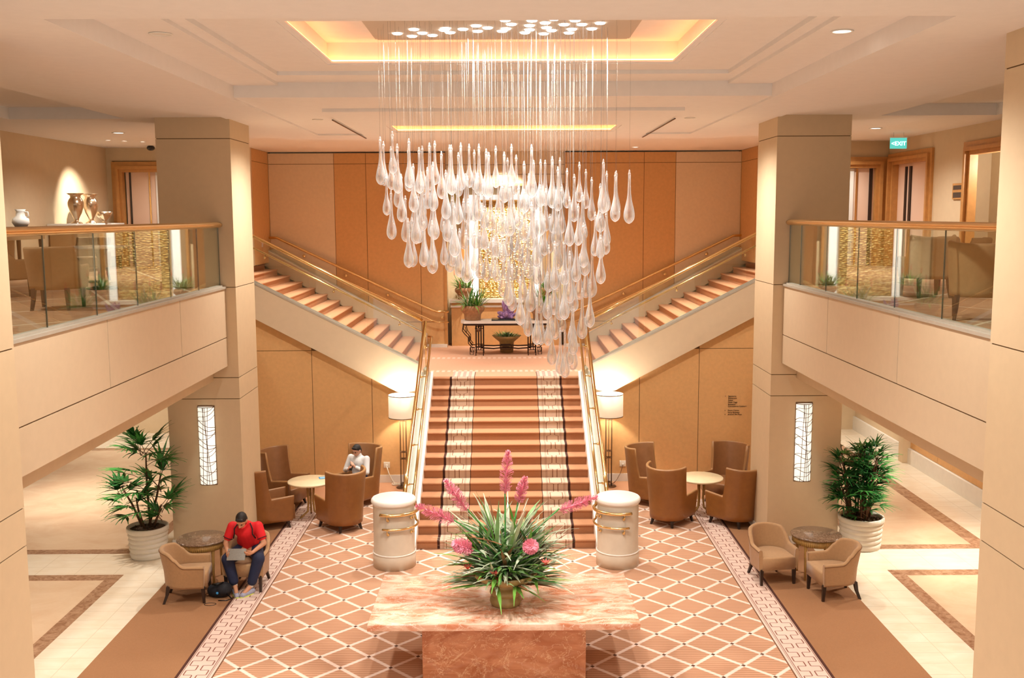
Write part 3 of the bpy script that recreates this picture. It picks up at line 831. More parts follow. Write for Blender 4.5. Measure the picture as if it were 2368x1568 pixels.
# side flight rails: near balustrade + rail on the far wall
for s in (-1, 1):
    nm = 'left' if s < 0 else 'right'
    t = thing('flight_balustrade', 'sloping glass balustrade with brass rails on the %s upper flight' % nm, 'railing', (s*3.5, 20.9, 0))
    def L(x, y, z): return (s*x-s*3.5, y-20.9, z)
    for k in range(4):
        xa = 1.74+k*1.15; xb = xa+1.14
        m_ = MB(); m_.prism([(s*xa-s*3.5, sz(xa)+.03), (s*xb-s*3.5, sz(xb)+.03), (s*xb-s*3.5, sz(xb)+.97), (s*xa-s*3.5, sz(xa)+.97)], 'y', -.006, .006)
        m_.build('glass_pane', M['glass'], t)
    m_ = MB(); m_.tube([L(x, 20.9, sz(x)+.97) for x in (1.72, 2.5, 4, 5.4, 6.2)], .034, 12); m_.build('handrail', M['brass'], t)
    m_ = MB(); m_.tube([L(x, 21.0, sz(x)+.71) for x in (1.72, 2.5, 4, 5.4, 6.2)], .02, 10); g = m_.build('inner_handrail', M['brass'], t)
    for x in (2.2, 3.55, 4.95):
        b_ = MB(); z = sz(x)+.64; b_.tube([L(x, 21.0, z+.06), L(x, 20.98, z), L(x, 20.91, z)], .01, 8); b_.sphere(L(x, 20.92, z), .026, 10, 6)
        b_.build('bracket', M['brass'], g)
    t = thing('wall_handrail', 'brass handrail fixed on the ochre wall behind the %s upper flight' % nm, 'handrail', (s*3.9, 25.65, 0))
    def L2(x, z, y=25.65): return (s*x-s*3.9, y-25.65, z)
    def wz(x): return 3.16+.475*(x-1.75)
    for nm2, dz, r in (('rail', 0, .032), ('lower_rail', -.27, .018)):
        m_ = MB(); m_.tube([L2(1.45, wz(1.75)+dz+.02), L2(1.75, wz(1.75)+dz+.02), L2(1.9, wz(1.9)+dz)]+[L2(x, wz(x)+dz) for x in (3, 4.5, 5.6)]+[L2(5.75, wz(5.7)+dz+.03), L2(6.3, wz(5.7)+dz+.04)], r, 10)
        g = m_.build(nm2, M['brass'], t) if nm2 == 'rail' else (g, m_.build(nm2, M['brass'], t))[0]
    for x in (1.62, 3.0, 4.05, 5.1):
        b_ = MB(); z = wz(max(x, 1.75))-.15; b_.tube([L2(x, z), L2(x, z, 25.76)], .012, 8); b_.sphere(L2(x, z, 25.74), .04, 12, 8, sc=(1, .5, 1))
        b_.build('bracket', M['brass'], g)

# ------------------------------------------------------------------ newel drums with brass returns
for s in (-1, 1):
    nm = 'left' if s < 0 else 'right'
    x0 = s*1.80
    t = thing('newel_drum', 'round cream stone drum at the foot of the stairs on the %s' % nm, 'pillar', (x0, 15.82, 0))
    m_ = MB(); m_.lathe([(.0, 0), (.345, 0), (.345, .22), (.335, .235)], 48); m_.build('base', M['travertine'], t)
    m_ = MB(); m_.lathe([(.335, .232), (.348, .238), (.348, .25), (.335, .256)], 48); m_.build('moulding', M['stonew'], t)
    m_ = MB(); m_.lathe([(.335, .25), (.33, .27), (.33, 1.02)], 48); m_.build('shaft', M['travertine'], t)
    m_ = MB(); m_.lathe([(.33, 1.02), (.335, 1.035), (.352, 1.045), (.362, 1.07), (.358, 1.10), (.34, 1.122), (.325, 1.128), (.322, 1.122), (.31, 1.128), (0, 1.132)], 48)
    m_.build('cap', M['stonew'], t)
    # rails curl round the inner/front face
    rails_ = []
    for z, r, a1 in ((.93, .026, -118), (.70, .018, -112)):
        m_ = MB()
        pts = [(s*-.14 if False else s*(1.60-1.80), .42, z+.06), (s*(1.56-1.80)-s*.08, .30, z+.03)]
        pts = [(-s*.16, .50, z+.1), (-s*.30, .36, z+.05)]
        for k in range(15):
            a = math.radians(lerp(28, a1, k/14)); pts.append((-s*.385*math.cos(a), .385*math.sin(a), z))
        m_.tube(pts, r, 10); rails_.append(m_.build('brass_rail', M['brass'], t))
    for a in (-30, -100):
        ar = math.radians(a); c_, s_ = math.cos(ar), math.sin(ar)
        for zr, g in zip((.93, .70), rails_):
            m_ = MB(); m_.tube([(-s*.385*c_, .385*s_, zr), (-s*.385*c_, .385*s_, zr-.09), (-s*.335*c_, .335*s_, zr-.09)], .009, 8)
            m_.sphere((-s*.338*c_, .338*s_, zr-.09), .025, 10, 6); m_.build('bracket', M['brass'], g)

# ------------------------------------------------------------------ chandelier
ch = thing('chandelier', 'large cascading chandelier of clear glass teardrops on thin cables', 'chandelier', (0, 11.1, 7.6))
def prof_drop(L_, r):
    # from tip of cap (z=0) down to -L_
    pts = [(0, 0), (.006, -.004), (.009, -.02), (.009, -.035), (.013, -.036), (.014, -.05), (.0135, -.06)]
    body = [(0.0, .013), (.2, .0145), (.38, .018), (.5, .026), (.6, .038), (.7, .050), (.78, .0575), (.85, .058), (.91, .052), (.96, .036), (.985, .02), (1.0, .004)]
    for t_, q in body:
        pts.append((q*r/.058, -.06-(L_-.06)*t_))
    pts.append((0, -L_)); return pts
meshes = []
for L_, r in ((.52, .053), (.48, .047), (.56, .058), (.44, .044)):
    m_ = MB(); m_.lathe(prof_drop(L_, r), 20)
    o = m_.build('glass_drop', M['drop']); meshes.append((o.data, L_)); bpy.data.objects.remove(o)
def interp(tab, x):
    for (a, va), (b, vb) in zip(tab, tab[1:]):
        if a <= x <= b: return lerp(va, vb, (x-a)/(b-a))
    return tab[0][1] if x < tab[0][0] else tab[-1][1]
top = [(-1.38, 6.46), (-.55, 6.42), (-.2, 6.36), (-.1, 6.31), (.3, 6.32), (.5, 6.26), (.75, 6.15), (1.36, 6.10)]
bot = [(-1.38, 5.98), (-1.30, 5.98), (-1.25, 5.66), (-1.18, 5.38), (-1.1, 5.38), (-1.07, 5.10), (-.70, 5.06), (-.45, 4.98), (-.25, 4.92), (-.05, 4.84), (.1, 4.6), (.2, 4.38), (.38, 4.22),
       (.5, 4.15), (.56, 3.90), (.78, 3.90), (.82, 4.30), (.90, 4.38), (.97, 4.75), (1.0, 4.85), (1.05, 4.92), (1.10, 5.15), (1.16, 5.2), (1.2, 5.38), (1.28, 5.5), (1.34, 5.72), (1.38, 5.74)]
rng = random.Random(11)
drops = []
x = -1.345
row = 0
while x <= 1.35:
    zt = interp(top, x)+rng.uniform(-.05, .05)-(row % 3)*.05
    zb = interp(bot, x)
    n = max(1, int(round((zt-zb-.22)/.30))) if zt-zb > .6 else 1
    step = (zt-.49-zb)/max(1, n-1) if n > 1 else 0
    for k in range(n):
        z = zt-k*step+(rng.uniform(-.04, .04) if 0 < k < n-1 else 0)
        y = 11.1+rng.uniform(-.5, .5)
        drops.append((x+rng.uniform(-.02, .02), y, z))
    x += rng.uniform(.052, .070); row += 1
drops.sort(key=lambda d: d[1])
print('drops', len(drops))
canopy = MB(); canopy.box(-1.42, 1.42, -.95, .78, -.01, .0); canopy.build('canopy', M['ceil_pan'], ch)
big = MB()
bigc = MB()
for k, (x, y, z) in enumerate(drops):
    me, L_ = meshes[rng.randrange(4)] if k % 3 else meshes[0]
    lx, ly, lz = x, y-11.1, z-7.6
    if k < 100:
        o = bpy.data.objects.new('glass_drop', me); col.objects.link(o); o.parent = ch; o.location = (lx, ly, lz)
        c_ = MB(); c_.tube([(0, 0, 0), (0, 0, -lz-.01)], .0011, 4)
        o2 = c_.build('cable', M['cable'], ch, (lx, ly, lz))
    else:
        n0 = len(big.v); big.v.extend([(v.co.x+lx, v.co.y+ly, v.co.z+lz) for v in me.vertices])
        for p in me.polygons: big.face([n0+i for i in p.vertices], 0, True)
        bigc.tube([(lx, ly, lz), (lx, ly, -.01)], .0011, 4)
o = big.build('glass_drops', M['drop'], ch); o['kind'] = 'stuff'
o = bigc.build('cables', M['cable'], ch); o['kind'] = 'stuff'
# bright lens discs of the chandelier spots
spots = [(905,88),(940,95),(951,78),(969,87),(993,93),(1026,80),(1031,76),(1040,86),(1074,78),(1108,70),(1110,83),(1136,75),(1172,83),(1180,58),(1182,77),(1195,67),(1230,87),(1238,50),(1240,70),(1241,80),(1245,59),(1278,90),(1278,64),(1283,75),(1297,82),(1298,56),(1311,47),(1325,68),(1342,88),(1347,79),(1350,59),(1369,68),(1381,53),(1397,78),(1413,65)]
for px, py in spots:
    # canopy plane positions (metres): x across, y away
    yy = 10.45+(py-47)*.0245; xx = (px-1172)*.00433*(1+(95-py)*-.0006)
    m_ = MB(); m_.lathe([(0, -.012), (.044, -.012), (.052, -.008), (.052, 0)], 16)
    m_.build('spotlight', M['spotdisc'], ch, (xx, yy-11.1, -.01))

# ------------------------------------------------------------------ marble centre table
t = thing('marble_table', 'large rose marble block table in the middle of the lobby carpet', 'table', (-.02, 12.2, 0))
m_ = MB(); m_.rbox(-1.6, 1.6, -.84, .84, .77, .85, .006); m_.build('tabletop', M['pinktop'], t)
m_ = MB(); m_.rbox(-.98, .98, -.60, .60, .0, .775, .006); m_.build('base', M['pinkbase'], t)

# ------------------------------------------------------------------ plants
def leaf(mb, base, az, el, L_, w, droop, mi=0, seg=6, tipw=.12, fold=.3):
    p = Vector(base); pts = [p.copy()]; e = el
    d_ = L_/seg
    for k in range(seg):
        dirv = Vector((math.cos(az)*math.cos(e), math.sin(az)*math.cos(e), math.sin(e)))
        p = p+dirv*d_; pts.append(p.copy()); e -= droop/seg
    wid = [w*min(1, .55+.45*math.sin(PI*min(1, (k/seg)*1.25)))*(1 if k < seg-1 else .55) for k in range(seg+1)]; wid[-1] = w*tipw
    mb.strip(pts, wid, (-math.sin(az), math.cos(az), 0), mi, fold=fold)
    return pts
arr = thing('flower_arrangement', 'huge arrangement of bromeliads with pink bottlebrush blooms in a footed urn', 'plant', (0, 12.0, .85))
m_ = MB(); m_.lathe([(0, 0), (.175, 0), (.185, .02), (.195, .05), (.19, .085), (.16, .105), (.155, .12), (.185, .135), (.195, .165), (.185, .195), (.15, .215), (.13, .235), (.14, .26),
                 (.22, .285), (.33, .33), (.385, .375), (.40, .41), (.405, .43), (.39, .435), (.37, .42), (.30, .38), (0, .36)], 48)
m_.build('urn', M['urn'], arr)
r_ = random.Random(5)
m_ = MB()
crowns = []
for (cx, cy_, cz, n, L0, elc) in ((-.55, .05, .85, 26, .40, .95), (.55, .05, .85, 26, .42, .95), (-.3, .1, 1.0, 18, .42, 1.15), (.32, .1, 1.0, 18, .42, 1.15), (0, 0, .62, 60, .62, 1.15), (-.42, -.02, .62, 30, .54, .95), (.42, .0, .62, 34, .55, .95), (-.15, -.22, .52, 30, .50, .7), (.22, -.22, .50, 30, .50, .7), (-.5, .1, .45, 26, .46, .5),
                               (.5, .1, .45, 26, .5, .5), (0, .25, .6, 26, .6, 1.0), (.15, -.05, .80, 24, .62, 1.2), (-.15, .05, .78, 24, .62, 1.2)):
    for k in range(n):
        az = r_.uniform(0, 2*PI); el = r_.uniform(elc-.75, elc+.25)
        # lean outwards
        bx, by = cx*.55, cy_*.55
        lean = math.atan2(cy_, cx) if abs(cx)+abs(cy_) > .1 else az
        az2 = az if r_.random() < .5 else lean+r_.uniform(-.9, .9)
        mi = r_.choices((0, 1, 2, 3), (9, 2.5, 1.6, 1.5))[0]
        if az2 % (2*PI) > PI*1.0 and r_.random() < .25: mi = 4
        leaf(m_, (bx+r_.uniform(-.05, .05), by+r_.uniform(-.05, .05), cz-.18+r_.uniform(-.06, .06)), az2, max(el, .15), L0*r_.uniform(.95, 1.45), r_.uniform(.018, .032), r_.uniform(.2, .85), mi)
for k in range(150):  # lower skirt
    az = r_.uniform(0, 2*PI); rr = r_.uniform(.12, .3)
    leaf(m_, (rr*math.cos(az), rr*math.sin(az), r_.uniform(.45, .54)), az+r_.uniform(-.3, .3), r_.uniform(.05, .6), r_.uniform(.22, .36), r_.uniform(.017, .028), r_.uniform(.2, .9), r_.choices((0, 1, 2, 4), (3, 3, 2, 2))[0])
m_.build('foliage', [M['leaflt'], M['arrmid'], M['arrdark'], M['leafred'], M['leafbr']], arr)
def brush(parent, base, tip, r0, name='flower_spike', mat_='pink', n=360, stem=True, slen=.045):
    b = Vector(base); t_ = Vector(tip); ax = (t_-b); Ln = ax.length; ax.normalize()
    u = ax.orthogonal().normalized(); w = ax.cross(u); m_ = MB()
    m_.tube([b, b+ax*Ln*.5, t_], [.012, .012, .005], 8, 0)
    for k in range(n):
        q = r_.random(); a = r_.uniform(0, 2*PI)
        rad = 1.15*r0*(.55+.45*math.sin(PI*(.15+.8*q)))*(1-.45*q**3)
        d = (u*math.cos(a)+w*math.sin(a)); d = (d+ax*r_.uniform(.35, .8)).normalized()
        p = b+ax*Ln*q; e = p+d*rad
        sd = ax.cross(d).normalized()*.0034
        i = m_.vs((p-sd, p+sd, e+sd*1.3, e+ax*.004, e-sd*1.3)); m_.face((i[0], i[1], i[2], i[3], i[4]), 0)
    return m_.build(name, M[mat_], parent)
for base, tip, r0 in (((.0, .05, 1.38), (.04, .05, 1.90), .085), ((-.46, .0, 1.18), (-.72, 0, 1.56), .085), ((.16, .08, 1.25), (.25, .1, 1.57), .075),
                      ((-.62, -.05, 1.06), (-1.07, -.05, 1.26), .09), ((.66, 0, 1.18), (1.12, 0, 1.34), .08), ((-.40, -.3, .78), (-.60, -.45, .92), .10), ((.26, -.42, .86), (.33, -.60, .93), .095)):
    brush(arr, base, tip, r0)
m_ = MB()
for base, tip in (((.0, .0, .5), (0, .05, 1.4)), ((-.05, 0, .6), (-.46, 0, 1.2)), ((.05, 0, .6), (.16, .08, 1.27)), ((-.1, 0, .6), (-.62, -.05, 1.08)), ((.1, 0, .6), (.66, 0, 1.2)), ((-.1, -.1, .5), (-.40, -.3, .8)), ((.1, -.1, .5), (.26, -.42, .88))):
    m_.tube([base, tuple((Vector(base)+Vector(tip))/2+Vector((0, 0, .05))), tip], .010, 6)
m_.build('stems', M['leafmid'], arr)
for (x, y, z) in ((-.12, -.40, .50), (.48, -.35, .62), (-.45, -.32, .56), (-.08, -.36, .42)):
    m_ = MB()
    for k in range(9): leaf(m_, (0, 0, 0), k*2*PI/9, .9, .09, .016, .5, 0, 4)
    m_.build('bract', M['redfl'], arr, (x, y, z))

# potted palms
def fan_leaf(mb, base, az, el, pet, L_, n, w, mi, spread=2.3, droop=.6):
    b = Vector(base)
    d = Vector((math.cos(az)*math.cos(el), math.sin(az)*math.cos(el), math.sin(el)))
    hub = b+d*pet
    mb.tube([b, b+d*pet*.5+Vector((0, 0, pet*.06)), hub], .005, 5, 2)
    side = Vector((-math.sin(az), math.cos(az), 0)); upv = side.cross(d)*-1
    for k in range(n):
        a = lerp(-spread/2, spread/2, k/(n-1))+r_.uniform(-.05, .05)
        dv = (d*math.cos(a)+side*math.sin(a)).normalized()
        az2 = math.atan2(dv.y, dv.x); el2 = math.asin(max(-1, min(1, dv.z)))
        leaf(mb, hub, az2, el2+r_.uniform(0, .15), L_*r_.uniform(.85, 1.05)*(1-.18*abs(a)), w, droop+r_.uniform(0, .4), mi, 4, .25, .35)
def pot_white(parent, r0, h):
    m_ = MB(); pr = [(0, 0), (r0*.86, 0), (r0*.88, .03)]
    k = 5
    for j in range(k):
        z0 = .03+(h-.12)*j/k; z1 = .03+(h-.12)*(j+1)/k; rr = r0*(.88+.07*j/k)
        pr += [(rr, z0+.01), (rr+.015, (z0+z1)/2), (rr, z1-.01), (rr-.008, z1)]
    pr += [(r0*.97, h-.09), (r0*1.02, h-.07), (r0*1.02, h-.01), (r0, h), (r0*.92, h), (r0*.9, h-.06)]
    m_.lathe(pr, 40); m_.build('pot', M['potwhite'], parent)
    m_ = MB(); m_.lathe([(0, h-.03), (r0*.5, h-.035), (r0*.91, h-.055)], 30)
    for k in range(60):
        a = r_.uniform(0, 2*PI); q = r_.uniform(0, r0*.8); m_.sphere((q*math.cos(a), q*math.sin(a), h-.035), r_.uniform(.012, .028), 6, 4)
    m_.build('soil', M['soil'], parent)
pL = thing('potted_palm', 'tall lady palm with sparse fan leaves in ribbed white pot, left arcade', 'potted plant', (-5.95, 16.35, 0))
pot_white(pL, .33, .52)
m_ = MB()
stems = [((.05, 0, .48), (.02, .0, 1.2), (.03, 0, 1.75)), ((-.08, 0, .48), (-.22, -.05, .9), (-.38, -.05, 1.2)), ((.0, .06, .48), (.15, .08, 1.0), (.22, .1, 1.35)), ((-.02, -.08, .48), (-.1, -.1, .8), (-.12, -.12, 1.0)), ((.1, -.04, .48), (.2, -.06, .7), (.28, -.1, .9))]
for p in stems: m_.tube(p, [.022, .018, .012], 8)
m_.build('trunk', M['stem'], pL)
m_ = MB()
for p in stems:
    tp_ = Vector(p[2])
    for k in range(8 if p is stems[0] else 6):
        az = r_.uniform(0, 2*PI); el = r_.uniform(.1, 1.2)
        fan_leaf(m_, tp_-Vector((0, 0, r_.uniform(0, .3))), az, el, r_.uniform(.12, .30), r_.uniform(.36, .50), 10, .024, r_.choice((0, 0, 1)), 2.6, .5)
for az, el, z in ((PI*.9, .3, 1.15), (PI*1.05, .1, 1.0), (PI*1.2, .5, 1.3), (PI*.95, -.1, .85), (PI*1.5, .2, 1.1), (PI*1.4, .4, 1.4), (0, .3, 1.2), (.2, .1, .8), (PI*1.6, .9, 1.7), (PI*.8, .9, 1.7), (.4, .9, 1.7), (PI*1.3, 1.2, 1.75)):
    fan_leaf(m_, (-.05, 0, z), az, el, .32, .46, 10, .025, r_.choice((0, 0, 1)), 2.5, .5)
m_.build('foliage', [M['leafdk'], M['leafmid'], M['stem']], pL)
pR = thing('potted_bamboo_palm', 'bushy dark green bamboo palm in ribbed white pot, right arcade', 'potted plant', (6.0, 16.6, 0))
pot_white(pR, .37, .54)
m_ = MB(); tips = []
for k in range(26):
    a = r_.uniform(0, 2*PI); q = r_.uniform(.03, .24); bx, by = q*math.cos(a), q*math.sin(a)
    h = r_.uniform(.95, 1.75); tx, ty = bx*1.9+r_.uniform(-.05, .05), by*1.9
    m_.tube([(bx, by, .48), ((bx+tx)/2*.9, (by+ty)/2*.9, (.48+h)/2), (tx, ty, h)], [.015, .013, .007], 6); tips.append((tx, ty, h))
m_.build('trunk', M['stem'], pR)
m_ = MB()
for tx, ty, h in tips:
    for k in range(7):
        az = r_.uniform(0, 2*PI) if k else math.atan2(ty, tx)
        fan_leaf(m_, (tx*.9, ty*.9, h-r_.uniform(0, .45)), az, r_.uniform(.0, 1.1), r_.uniform(.08, .2), r_.uniform(.26, .38), 7, .018, r_.choice((0, 0, 0, 1)), 2.2, .6)
m_.build('foliage', [M['leafdk'], M['leafmid'], M['stem']], pR)
# ------------------------------------------------------------------ chairs
def shell(W, D, hb, ha, z0, t, bot, u0, u1, fh=None, n=56, K=10, arm_up=.0, notch=0.0, back_lean=.05):
    # U-shaped padded shell, open to -y. u in [-1,1]: 0 at the middle of the back, +-1 at the front of the arms
    fh = hb if fh is None else fh
    Rr = W/2; la = max(.05, D-Rr); arc = PI*Rr/2; tot = arc+la
    def plan(u, off):
        s_ = abs(u)*tot; sg = 1 if u >= 0 else -1
        r = Rr-off
        if s_ < arc:
            a = s_/Rr; return (sg*r*math.sin(a), D/2-Rr+r*math.cos(a))
        return (sg*r, D/2-Rr-(s_-arc))
    def H(u):
        a = abs(u)
        if a <= u0: return hb-(hb-fh)*(a/u0)**2
        if a < u1:
            q = (a-u0)/(u1-u0)
            return fh+(ha-fh)*(q**.55 if notch else q*q*(3-2*q))
        return ha+arm_up*(a-u1)/(1-u1)
    mb = MB(); us = [lerp(-1, 1, k/(n-1)) for k in range(n)]
    # concentrate samples around the drops
    us = sorted(set([round(v, 4) for v in us]+[round(sg*lerp(u0-.02, u1+.02, q/8), 4) for q in range(9) for sg in (-1, 1)]))
    O = []; I = []; rim = []
    for u in us:
        h = H(u); o = []; i_ = []
        for k in range(K+1):
            z = lerp(z0, h-t*.5, k/K); fl = lerp(bot, 1, min(1, (z-z0)/(hb-z0)))
            px, py = plan(u, 0); o.append((px*fl, py*fl+back_lean*max(0, (z-.45))*(1 if abs(u) < .5 else .3), z))
            px, py = plan(u, t); i_.append((px*fl, py*fl+back_lean*max(0, (z-.45))*(1 if abs(u) < .5 else .3), z))
        # rounded rim
        po, pi_ = Vector(o[-1]), Vector(i_[-1]); mid = (po+pi_)/2; hv = (po-pi_)/2; rr = []
        for q in range(1, 6):
            a = PI*q/6; rr.append(tuple(mid+hv*math.cos(a)+Vector((0, 0, t*.5*math.sin(a)))))
        O.append(mb.vs(o)); rim.append(mb.vs(rr)); I.append(mb.vs(i_))
    m = len(us)
    for k in range(m-1):
        for q in range(K):
            mb.face((O[k][q], O[k+1][q], O[k+1][q+1], O[k][q+1]), 0, True)
            mb.face((I[k][q+1], I[k+1][q+1], I[k+1][q], I[k][q]), 1, True)
        ra = [O[k][-1]]+rim[k]+[I[k][-1]]; rb = [O[k+1][-1]]+rim[k+1]+[I[k+1][-1]]
        for q in range(len(ra)-1): mb.face((ra[q], rb[q], rb[q+1], ra[q+1]), 2 if 1 <= q < 5 else 1, True)
        mb.face((O[k][0], I[k][0], I[k+1][0], O[k+1][0]), 0)
    for k in (0, m-1):
        loop = O[k]+rim[k]+I[k][::-1]
        mb.face(loop if k else loop[::-1], 1)
    edge = [mb.v[O[k][-1]] for k in range(m)]
    return mb, edge
def seat_block(W, D, t, z0, z1, bot, hb, front=.0, mi=0):
    mb = MB(); bm = bmesh.new()
    w = (W/2-t)*lerp(bot, 1, .3)
    Rr = w; pts = []
    for k in range(13):
        a = PI*k/12; pts.append((w*math.cos(a), D/2*lerp(bot, 1, .3)-t-Rr+Rr*math.sin(a)))
    pts += [(-w, -D/2+front), (w, -D/2+front)]
    vs = [bm.verts.new((p[0], p[1], z0)) for p in pts]
    f = bm.faces.new(vs); r = bmesh.ops.extrude_face_region(bm, geom=[f])
    up = [v for v in r['geom'] if isinstance(v, bmesh.types.BMVert)]
    for v in up: v.co.z = z1
    bmesh.ops.recalc_face_normals(bm, faces=bm.faces)
    te = [e for e in bm.edges if all(abs(v.co.z-z1) < 1e-5 for v in e.verts)]
    bmesh.ops.bevel(bm, geom=te, offset=.03, segments=3, profile=.6, affect='EDGES')
    mb.add_bm(bm, mi, True); return mb
def leg_mb(x, y, h, r0, r1, sx=0, sy=0):
    mb = MB(); a, b = r0, r1
    i = mb.vs([(x-a, y-a, h), (x+a, y-a, h), (x+a, y+a, h), (x-a, y+a, h)])
    m = mb.vs([(x-(a+b)/2+sx*.3, y-(a+b)/2+sy*.3, h*.5), (x+(a+b)/2+sx*.3, y-(a+b)/2+sy*.3, h*.5), (x+(a+b)/2+sx*.3, y+(a+b)/2+sy*.3, h*.5), (x-(a+b)/2+sx*.3, y+(a+b)/2+sy*.3, h*.5)])
    j = mb.vs([(x-b+sx, y-b+sy, 0), (x+b+sx, y-b+sy, 0), (x+b+sx, y+b+sy, 0), (x-b+sx, y+b+sy, 0)])
    for p, q in ((i, m), (m, j)):
        for k in range(4): mb.face((p[k], p[(k+1) % 4], q[(k+1) % 4], q[k]), 0)
    mb.face(i, 0); mb.face(j[::-1], 0); return mb

def wing_chair(label, loc, rz, group):
    t = thing('wing_chair', label, 'armchair', loc, rz, group)
    W, D = .78, .90
    mb, e = shell(W, D, 1.10, .58, .14, .055, .84, .53, .60, 1.13, arm_up=.03, notch=1)
    mb.build('shell', [M['leather'], M['leatherin'], M['leathrim']], t)
    seat_block(W, D, .055, .16, .43, .84, 1.1, .02).build('seat', M['leatherin'], t)
    for x, y, sx, sy in ((-.27, -.30, -.03, -.03), (.27, -.30, .03, -.03), (-.19, .24, -.03, .04), (.19, .24, .03, .04)):
        leg_mb(x, y, .17, .026, .016, sx, sy).build('leg', M['dkwood'], t)
    return t
def tan_chair(label, loc, rz, group):
    t = thing('armchair', label, 'armchair', loc, rz, group)
    W, D = .68, .66
    mb, e = shell(W, D, .80, .58, .24, .065, .90, .36, .66, .78, arm_up=-.01, back_lean=.12)
    shl = mb.build('shell', [M['tan'], M['taninner'], M['taninner']], t)
    pm = MB(); pm.tube(e, .006, 6); pm.build('piping', M['piping'], shl)
    seat_block(W, D, .065, .25, .45, .9, .8, -.0).build('seat', M['taninner'], t)
    for x, y, sx, sy in ((-.26, -.28, 0, -.01), (.26, -.28, 0, -.01), (-.2, .22, -.03, .07), (.2, .22, .03, .07)):
        leg_mb(x, y, .26, .026, .017, sx, sy).build('leg', M['dkwood'], t)
    return t
def lounge_chair(label, loc, rz, group, wing=False):
    t = thing('lounge_chair', label, 'armchair', loc, rz, group)
    W, D = (.72, .70) if not wing else (.68, .68)
    if wing: mb, e = shell(W, D, .84, .56, .26, .06, .86, .50, .64, .87, notch=1, back_lean=.08)
    else: mb, e = shell(W, D, .80, .56, .26, .06, .86, .42, .58, .80, notch=1, back_lean=.08)
    mb.build('shell', [M['loungebr']]*3, t)
    seat_block(W, D, .06, .27, .45, .86, .8).build('seat', M['loungebr'], t)
    for x, y, sx, sy in ((-.25, -.28, 0, 0), (.25, -.28, 0, 0), (-.2, .22, -.02, .05), (.2, .22, .02, .05)):
        leg_mb(x, y, .28, .028, .018, sx, sy).build('leg', M['dkwood'], t)
    return t
def face(dx, dy): return math.atan2(dx, -dy)      # turn -y towards (dx,dy)
g1 = 'leather wing chairs left of the stairs'; g2 = 'leather wing chairs right of the stairs'
wing_chair('brown leather wing chair with its back to us, left of the staircase', (-2.95, 17.80, 0), face(-.62, .78), g1)
wing_chair('brown leather wing chair half hidden behind left pier, nearest the pier', (-4.34, 17.95, 0), face(.88, .42), g1)
wing_chair('brown leather wing chair at wall behind left pier, empty, left of onyx table', (-4.36, 19.25, 0), face(.85, -.35), g1)
wing_chair('brown leather wing chair holding the person in white shirt', (-2.87, 19.45, 0), face(-.55, -.8), g1)
wing_chair('brown leather wing chair facing away, right of staircase, left of the near pair', (2.98, 17.98, 0), face(.62, .78), g2)
wing_chair('brown leather wing chair facing away beside the right pier', (4.16, 17.90, 0), face(-.62, .78), g2)
wing_chair('brown leather wing chair near the right floor lamp, back against the wall', (2.78, 19.35, 0), face(.8, -.6), g2)
wing_chair('brown leather wing chair in far corner behind the right pier', (4.35, 19.45, 0), face(-.55, -.75), g2)
tan_chair('empty tan armchair left of the marble topped side table, black bag at its foot', (-4.72, 14.45, 0), face(1, .12), 'tan armchairs by the left pier')
tan_chair('tan armchair in which the person in red sits', (-3.93, 14.95, 0), face(-.04, -1), 'tan armchairs by the left pier')
tan_chair('empty tan armchair facing us beside the right pier', (4.08, 15.10, 0), face(.16, -1), 'tan armchairs by the right pier')
tan_chair('empty tan armchair turned sideways in front of right ribbed pot', (4.86, 14.42, 0), face(-1, -.12), 'tan armchairs by the right pier')
lounge_chair('taupe lounge chair seen from behind through the left balcony glass, nearest', (-5.72, 12.95, ZF), face(-.12, 1), 'lounge chairs on the left mezzanine')
lounge_chair('taupe lounge chair at left edge of the frame behind balcony glass', (-7.35, 14.85, ZF), face(.35, .9), 'lounge chairs on the left mezzanine')
lounge_chair('taupe lounge chair beyond the round table on the left mezzanine', (-7.55, 18.6, ZF), face(.1, -1), 'lounge chairs on the left mezzanine')
lounge_chair('taupe winged lounge chair behind right balcony glass, left of the near one', (5.92, 14.15, ZF), face(.0, 1), 'lounge chairs on the right mezzanine', True)
lounge_chair('taupe winged lounge chair nearest us on right mezzanine, beside the near pier', (5.20, 11.05, ZF), face(.45, .9), 'lounge chairs on the right mezzanine', True)
lounge_chair('taupe lounge chair in the far row on the right mezzanine', (6.9, 15.2, ZF), face(-.7, .6), 'lounge chairs on the right mezzanine')
m_ = MB(); m_.rbox(-.2, .2, -.07, .07, 0, .36, .06); o = m_.build('cushion', M['tan'], None, (6.55, 14.92, ZF+.47)); o.rotation_euler = (math.radians(-14), 0, .2); tag(o, 'pale square cushion on the far right lounge chair', 'cushion')

# tables
def onyx_table(loc, label):
    t = thing('round_table', label, 'table', loc, 0, 'round onyx topped tables')
    m_ = MB(); m_.lathe([(0, .66), (.405, .66), (.42, .672), (.42, .69), (.41, .70), (0, .70)], 48); m_.build('tabletop', M['ambertop'], t)
    for k in range(3):
        a = k*2*PI/3+PI/2+.2; c_, s_ = math.cos(a), math.sin(a); m_ = MB()
        m_.tube([(.07*c_, .07*s_, .66), (.05*c_, .05*s_, .3), (.07*c_, .07*s_, .12), (.24*c_, .24*s_, .015)], [.022, .02, .02, .016], 8); m_.build('leg', M['woodgold'], t)
    m_ = MB(); m_.lathe([(.0, .60), (.16, .61), (.18, .659), (0, .66)], 24); m_.build('apron', M['woodgold'], t)
onyx_table((-3.66, 18.50, 0), 'round pale onyx table among the wing chairs left of the stairs')
onyx_table((3.66, 18.58, 0), 'round pale onyx table among the wing chairs right of the stairs')
